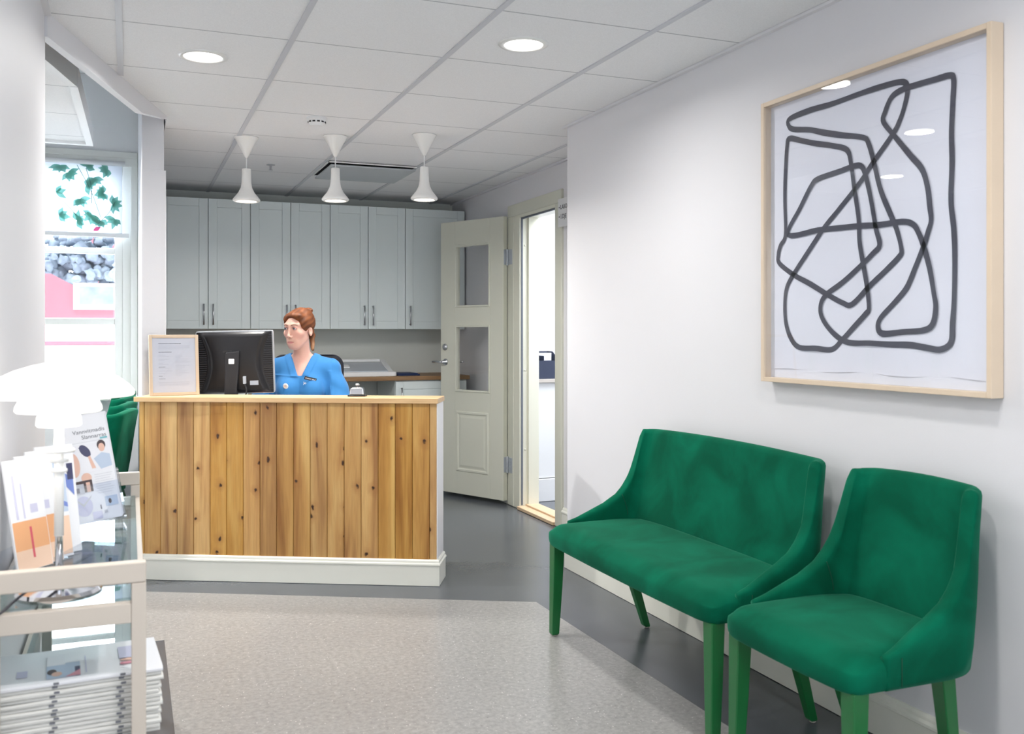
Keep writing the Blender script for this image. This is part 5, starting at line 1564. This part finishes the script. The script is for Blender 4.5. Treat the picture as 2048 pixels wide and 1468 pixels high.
def attr_mat(name, rough, sss=0.0, bump=0, bscale=300):
    m, nt, p = _nt(name); N, L = nt.nodes, nt.links
    a = N.new('ShaderNodeAttribute'); a.attribute_name = 'tone'
    tc = N.new('ShaderNodeTexCoord'); no = N.new('ShaderNodeTexNoise'); no.inputs['Scale'].default_value = 120; no.inputs['Detail'].default_value = 4
    L.new(tc.outputs['Object'], no.inputs['Vector'])
    mr = N.new('ShaderNodeMapRange'); mr.inputs['To Min'].default_value = 0.95; mr.inputs['To Max'].default_value = 1.05
    L.new(no.outputs['Fac'], mr.inputs['Value'])
    mx = N.new('ShaderNodeMix'); mx.data_type = 'RGBA'; mx.blend_type = 'MULTIPLY'; mx.inputs['Factor'].default_value = 1
    L.new(a.outputs['Color'], mx.inputs['A']); L.new(mr.outputs[0], mx.inputs['B'])
    L.new(mx.outputs['Result'], p.inputs['Base Color'])
    p.inputs['Roughness'].default_value = rough
    p.inputs['Specular IOR Level'].default_value = 0.35
    if sss:
        p.inputs['Subsurface Weight'].default_value = sss; p.inputs['Subsurface Radius'].default_value = (0.012, 0.005, 0.003); p.inputs['Subsurface Scale'].default_value = 0.4
    return m
def skin_tone(V):
    Q = head_local(V); ax = np.abs(Q[0]); M_ = [ax, Q[1], Q[2]]
    base = np.tile(np.array(lin((216, 172, 156))), (len(V[0]), 1))
    def blend(mask, rgb):
        nonlocal base
        mask = np.clip(mask, 0, 1)[:, None]; base = base * (1 - mask) + np.array(lin(rgb)) * mask
    blend(0.35 * (1 - ell(M_, (0.043, -0.07, -0.026), (0.022, 0.03, 0.018)) * 60).clip(0, 1), (230, 168, 156))
    hf = Q[1] < -0.07
    up = 0.0058 * (1 - (ax / 0.0245) ** 2) - 0.0012 * np.exp(-(ax / 0.004) ** 2)
    lo = 0.0078 * (1 - (ax / 0.0235) ** 2)
    dz = Q[2] + 0.0684
    inside = np.minimum(up - dz, dz + lo)
    blend(hf * (ax < 0.0245) * np.clip(0.5 + inside / 0.0016, 0, 0.85), (206, 134, 136))
    blend(hf * (ax < 0.0235) * np.clip(0.75 - np.abs(dz) / 0.0016, 0, 1), (140, 72, 76))
    blend(hf * 0.8 * (1 - ell(M_, (0.0062, -0.102, -0.0405), (0.0035, 0.005, 0.0035)) / 0.001), (150, 88, 80))
    blend(0.55 * (1 - ell(M_, (0.031, -0.088, 0.014), (0.018, 0.016, 0.010)) / 0.004), (196, 140, 132))  # shade around the eyes put into the skin colour
    # freckled neck and chest a little pinker
    blend(0.35 * np.clip((1.14 - V[2]) / 0.05, 0, 1), (232, 180, 168))
    return base
pr_root = thing('person', 'person in blue scrub tunic with red hair tied back, seated behind the counter', 'person', (0.918, 5.500, 0), R(-19))
M['skin'] = attr_mat('skin', 0.5, sss=0.12)
xs = axis((-0.29, -0.20, 0.010), (-0.20, -0.115, 0.006), (-0.115, 0.115, 0.0025), (0.115, 0.20, 0.006), (0.20, 0.29, 0.010))
ys = axis((-0.60, -0.46, 0.014), (-0.46, -0.29, 0.005), (-0.29, -0.155, 0.011), (-0.155, 0.10, 0.0025), (0.10, 0.18, 0.010))
zs = axis((-0.005, 0.73, 0.014), (0.73, 0.80, 0.005), (0.80, 1.12, 0.008), (1.12, 1.395, 0.0025))
body = field_mesh('body', body_field, xs, ys, zs, M['skin'], pr_root, skin_tone)

# tunic
def v_half(z): return 0.012 + np.clip(z - 1.000, 0, None) * 0.40
def tunic_field(P):
    x, y, z = P
    t = smin(torso_field(P), cap([np.abs(x), y, z], (0.158, 0.018, 1.022), (0.226, -0.024, 0.835), 0.048, 0.062), 0.03)
    infl = 0.011
    fold = 0.0030 * np.sin(38 * x + 22 * z + 3 * np.sin(11 * z)) * np.clip((1.05 - z) / 0.1, 0, 1)
    fold += 0.0045 * np.exp(-((np.abs(x) - 0.165 - 0.10 * (1.02 - z)) / 0.012) ** 2) * (z < 1.03)
    fold += 0.003 * np.sin(60 * z + 30 * np.abs(x)) * (np.abs(x) > 0.17)
    vh = v_half(z)
    col_ = np.clip(1 - np.abs(np.abs(x) - vh - 0.024) / 0.022, 0, 1)
    col_ = np.clip((0.044 - np.abs(x) + vh) / 0.008, 0, 1) * np.clip((z - 0.996) / 0.008, 0, 1) * (y < 0.05)
    f = t - infl - fold - 0.0045 * col_
    # seam of the overlapping front panel, dropping away from the V
    band = np.exp(-((z - (0.998 + 0.06 * np.clip(-x - 0.02, 0, 1) * 1.0)) / 0.0035) ** 2) * (x < 0.0) * (x > -0.15) * (y < 0)
    f = f - 0.004 * band
    cutv = smax(np.abs(x) - vh, smax(y - 0.0, 1.000 - z, 0.004), 0.004)
    neck = smax(np.sqrt(x ** 2 + (y - 0.012) ** 2) - (0.056 + 0.30 * np.clip(z - 1.09, 0, 1)), 1.055 - z + 0.0 * x, 0.006)
    f = smax(f, -cutv, 0.004); f = smax(f, -neck, 0.006)
    f = smax(f, 0.50 - z, 0.004)
    return f
xs = axis((-0.31, 0.31, 0.0045)); ys = axis((-0.16, 0.15, 0.0045)); zs = axis((0.49, 0.72, 0.012), (0.72, 1.16, 0.0045))
tunic = field_mesh('tunic', tunic_field, xs, ys, zs, M['blue_cloth'], pr_root, smooth_iter=1)
def trouser_field(P):
    M_ = [np.abs(P[0]), P[1], P[2]]
    f = ell(P, (0, 0.02, 0.56), (0.178, 0.128, 0.11))
    f = smin(f, cap(M_, (0.085, 0.0, 0.555), (0.105, -0.37, 0.535), 0.092, 0.068), 0.04)
    f = smin(f, cap(M_, (0.105, -0.38, 0.53), (0.105, -0.23, 0.13), 0.066, 0.055), 0.02)
    return smax(f, 0.12 - P[2], 0.005)
field_mesh('trousers', trouser_field, axis((-0.24, 0.24, 0.012)), axis((-0.50, 0.18, 0.012)), axis((0.10, 0.70, 0.012)), M['trousers'], pr_root)
# hair
def hair_field(P):
    Q = head_local(P); M_ = [np.abs(Q[0]), Q[1], Q[2]]
    ang = np.arctan2(Q[0], -Q[1] + 0.02)
    tp = np.clip((Q[2] - 0.075) / 0.03, 0, 1)
    strands = 0.0007 * tp * np.sin(230 * Q[0] + 20 * Q[1] + 2 * np.sin(50 * Q[1])) + 0.0008 * (1 - tp) * np.sin(210 * (Q[2] - 0.55 * Q[1]) + 2 * np.sin(40 * Q[1]))
    f = ell(Q, (0, 0.016, 0.040), (0.0785, 0.0990, 0.0845))
    f = smin(f, ell(Q, (0.0, 0.030, 0.085), (0.055, 0.060, 0.040)), 0.02)
    # swept front volume, fuller on the viewer's right
    f = smin(f, ell(Q, (0.020, -0.052, 0.082), (0.044, 0.030, 0.022)), 0.02)
    f = smin(f, ell(Q, (-0.040, -0.042, 0.062), (0.028, 0.032, 0.034)), 0.02)
    f = smin(f, ell(Q, (0.062, -0.018, 0.035), (0.018, 0.042, 0.040)), 0.02)
    f = smin(f, ell(Q, (0.0, 0.098, 0.045), (0.034, 0.030, 0.034)), 0.015)
    f = f - strands
    # open face, ears and neck
    face = ell(Q, (0.0, -0.112, -0.022), (0.067, 0.096, 0.101))
    f = smax(f, -face, 0.020)
    ear = ell(M_, (0.076, 0.002, -0.020), (0.022, 0.024, 0.034))
    f = smax(f, -ear, 0.006)
    low = -(Q[2] + 0.030 - 0.55 * (Q[1] - 0.02).clip(-0.2, 0.0) + 0.25 * (Q[1] - 0.02).clip(0, 1))
    f = smax(f, low, 0.008)
    # ponytail
    pt_ = smin(cap(Q, (0.0, 0.098, 0.020), (0.012, 0.105, -0.045), 0.022, 0.019), cap(Q, (0.012, 0.105, -0.045), (0.042, 0.066, -0.122), 0.017, 0.010), 0.01)
    f = smin(f, pt_ - strands * 1.2, 0.008)
    # loose tuft on the crown
    f = smin(f, ell(Q, (0.022, 0.066, 0.108), (0.028, 0.026, 0.018)), 0.006)
    f = smin(f, cap(Q, (0.035, 0.066, 0.112), (0.052, 0.060, 0.112), 0.006, 0.003), 0.004)
    return f * HS
def hair_tone(V):
    Q = head_local(V)
    tp = np.clip((Q[2] - 0.075) / 0.03, 0, 1)
    rng_ = 0.5 + 0.5 * (tp * np.sin(230 * Q[0] + 20 * Q[1]) * 0.6 + (1 - tp) * np.sin(210 * (Q[2] - 0.55 * Q[1]) + 2 * np.sin(40 * Q[1])) * 0.6 + 0.4 * np.sin(70 * Q[0] + 60 * Q[1] + 50 * Q[2]))
    a = np.array(lin((78, 40, 18))); b = np.array(lin((118, 66, 32)))
    c = a * (1 - rng_[:, None]) + b * rng_[:, None]
    k = np.clip((-0.04 - Q[2]) / 0.05, 0, 1)[:, None]
    return c * (1 - k) + np.array(lin((138, 100, 70))) * k
xs = axis((-0.13, 0.12, 0.0028)); ys = axis((-0.16, 0.12, 0.0028)); zs = axis((1.10, 1.41, 0.0028))
M['hair'] = attr_mat('red_brown_hair', 0.6)
field_mesh('hair', hair_field, xs, ys, zs, M['hair'], pr_root, hair_tone)
# eyes, lashes, brows in the head's own frame
HM_ = Matrix.Translation(HEAD) @ Matrix.Rotation(HEAD_YAW, 4, 'Z') @ Matrix.Rotation(HEAD_PITCH, 4, 'X') @ Matrix.Scale(HS, 4)
M['eye_white'] = mat('eye_white', (226, 222, 222), 0.2); M['iris'] = mat('grey_blue_iris', (92, 104, 124), 0.2); M['pupil'] = mat('pupil', (14, 14, 18), 0.1)
M['lash'] = mat('dark_lashes', (62, 42, 38), 0.7); M['brow'] = mat('auburn_brow', (112, 66, 46), 0.8)
for e in EYES:
    bm = B(); n = 28
    gz = Matrix.Translation(e) @ Matrix.Rotation(R(90), 4, 'X') @ Matrix.Rotation(R(-8), 4, 'Y')
    prof = []
    for k in range(19):
        a = math.pi * k / 18; prof.append((0.0128 * math.sin(a), 0.0128 * math.cos(a)))
    rings = []
    for r_, z_ in prof:
        rings.append([bm.verts.new(gz @ Vector((r_ * math.cos(2 * math.pi * q / n), r_ * math.sin(2 * math.pi * q / n), z_))) for q in range(n)] if r_ > 1e-6 else [bm.verts.new(gz @ Vector((0, 0, z_)))])
    for i, (a, b) in enumerate(zip(rings, rings[1:])):
        for q in range(n):
            A_ = [a[0], b[q], b[(q + 1) % n]] if len(a) == 1 else ([a[q], b[0], a[(q + 1) % n]] if len(b) == 1 else [a[q], b[q], b[(q + 1) % n], a[(q + 1) % n]])
            f = bm.faces.new(A_); f.smooth = True; f.material_index = 2 if i < 1 else (1 if i < 3 else 0)
    mobj('eye', bm, [M['eye_white'], M['iris'], M['pupil']], pr_root, matrix=HM_)
    s = 1 if e[0] > 0 else -1
    bm = B()
    pts = [(e[0] - s * 0.0120, e[1] - 0.0095, e[2] + 0.000), (e[0] - s * 0.006, e[1] - 0.0135, e[2] + 0.0042), (e[0], e[1] - 0.0142, e[2] + 0.0052), (e[0] + s * 0.007, e[1] - 0.0125, e[2] + 0.0040), (e[0] + s * 0.0135, e[1] - 0.0075, e[2] + 0.0010)]
    tube(bm, catmull(pts, 4), 0.0012, 6)
    pts2 = [(e[0] - s * 0.010, e[1] - 0.0105, e[2] - 0.0030), (e[0], e[1] - 0.0135, e[2] - 0.0052), (e[0] + s * 0.011, e[1] - 0.0092, e[2] - 0.0030)]
    tube(bm, catmull(pts2, 4), 0.0005, 5)
    mobj('eyelashes', bm, M['lash'], pr_root, matrix=HM_)
# eyebrows are laid on the skin by searching the head surface
def skin_y(fn, x, z, y0=-0.16, y1=0.02):
    ys_ = np.linspace(y0, y1, 700); v = fn([np.full(700, x), ys_, np.full(700, z)])
    i = int(np.argmax(v < 0)); return float(ys_[i])
def head_y(x, z):
    ys_ = np.linspace(-0.14, 0.0, 600)
    Q = Matrix(HM_)
    pts = [Q @ Vector((x, y, z)) for y in ys_]
    v = head_field([np.array([p[k] for p in pts]) for k in range(3)])
    return float(ys_[int(np.argmax(v < 0))])
for s in (1, -1):
    bm = B()
    pts = [(s * x, head_y(s * x, z) - 0.0002, z) for x, z in ((0.013, 0.0310), (0.020, 0.0328), (0.029, 0.0345), (0.038, 0.0338), (0.0465, 0.0295))]
    tube(bm, catmull(pts, 4), [0.0025] * 9 + [0.0021] * 4 + [0.0015] * 2 + [0.0009] * 2, 8)
    mobj('eyebrow', bm, M['brow'], pr_root, matrix=HM_)
# badges
def chest_mat(x, z, roll=0, tiltx=12, yawz=0):
    y = skin_y(lambda P: tunic_field([np.asarray(p, dtype=float) for p in P]), x, z)
    return Matrix.Translation((x, y - 0.007, z)) @ Matrix.Rotation(R(yawz), 4, 'Z') @ Matrix.Rotation(R(tiltx), 4, 'X') @ Matrix.Rotation(R(roll), 4, 'Y')
TX = Matrix(((1, 0, 0, 0), (0, 0, -1, 0), (0, 1, 0, 0), (0, 0, 0, 1)))
mb_ = chest_mat(0.064, 0.985, 14, 20, 14)
bm = B(); box(bm, -0.034, 0.034, -0.003, 0.0, -0.0095, 0.0095); bdg = mobj('name_badge', bm, M['pupil'], tunic, matrix=mb_, bevel=0.001)
text_mesh('badge_text', 'CHNLIE NELIE', 0.0095, M['paper'], bdg, Matrix.Translation((0, -0.0034, -0.0032)) @ TX, align='CENTER', thick=0.0001, bold=0.0002)
mb_ = chest_mat(-0.070, 0.945, 0, 10, -14)
bm = B(); lathe(bm, [(0.0, 0.0045), (0.011, 0.0045), (0.0155, 0.003), (0.016, 0.0)], n=28, mtx=Matrix.Rotation(R(90), 4, 'X'), cap=False); pn = mobj('round_pin', bm, M['white_plastic'], tunic, matrix=mb_)
bm = B(); lathe(bm, [(0.0, 0.0048), (0.007, 0.0048)], n=20, mtx=Matrix.Rotation(R(90), 4, 'X'), cap=False); mobj('pin_mark', bm, M['p_peach'], pn)
mb_ = chest_mat(0.035, 0.962, 0, 16, 8)
text_mesh('embroidered_mark', 'Jo', 0.020, M['paper'], tunic, mb_ @ Matrix.Translation((-0.008, -0.001, -0.006)) @ TX, thick=0.0006, bold=0.0003)

# ---- office chair
oc = thing('office_chair', 'black office chair behind the seated receptionist', 'office chair', (0.955, 5.60, 0), R(-14))
bm = B()
pb = rrect(0.215, 0.27, 0.07, 6)
for (a0, a1) in ((0.0, 0.05),):
    lo = [bm.verts.new((x, 0.165 + 0.02 * (z / 0.27) - 0.10 * (x / 0.215) ** 2 * 0.25, 0.845 + z)) for x, z in pb]
    hi = [bm.verts.new((x * 0.97, 0.205 + 0.02 * (z / 0.27) - 0.10 * (x / 0.215) ** 2 * 0.25, 0.845 + z * 0.97)) for x, z in pb]
    bm.faces.new(lo); bm.faces.new(hi[::-1])
    for i in range(len(pb)): bm.faces.new([lo[i], hi[i], hi[(i + 1) % len(pb)], lo[(i + 1) % len(pb)]])
mobj('backrest', bm, M['black_fabric'], oc, bevel=0.01, segs=3)
bm = B(); rbox(bm, -0.23, 0.23, -0.30, 0.15, 0.40, 0.455, 0.07, 6); mobj('seat', bm, M['black_fabric'], oc, bevel=0.015, segs=3)
bm = B(); box(bm, -0.03, 0.03, 0.212, 0.232, 0.44, 0.80); box(bm, -0.03, 0.03, 0.0, 0.232, 0.37, 0.399); mobj('back_support', bm, M['dark_plastic'], oc, bevel=0.004)
bm = B(); tube(bm, [(0, -0.06, 0.07), (0, -0.06, 0.24), (0, -0.06, 0.399)], [0.028, 0.028, 0.022], 16); mobj('gas_column', bm, M['dark_plastic'], oc)
for k in range(5):
    a = 2 * math.pi * k / 5 + 0.3
    bm = B(); ex_, ey_ = 0.28 * math.cos(a), -0.06 + 0.28 * math.sin(a)
    tube(bm, [(0, -0.06, 0.10), (ex_, ey_, 0.075)], [0.022, 0.013], 8); mobj('base_arm', bm, M['dark_plastic'], oc)
    bm = B(); mt = Matrix.Translation((ex_, ey_, 0.028)) @ Matrix.Rotation(R(90), 4, 'Y'); lathe(bm, [(0.027, -0.02), (0.027, 0.02)], n=16, mtx=mt); tube(bm, [(ex_, ey_, 0.03), (ex_, ey_, 0.075)], 0.008, 8); mobj('caster', bm, M['dark_plastic'], oc)
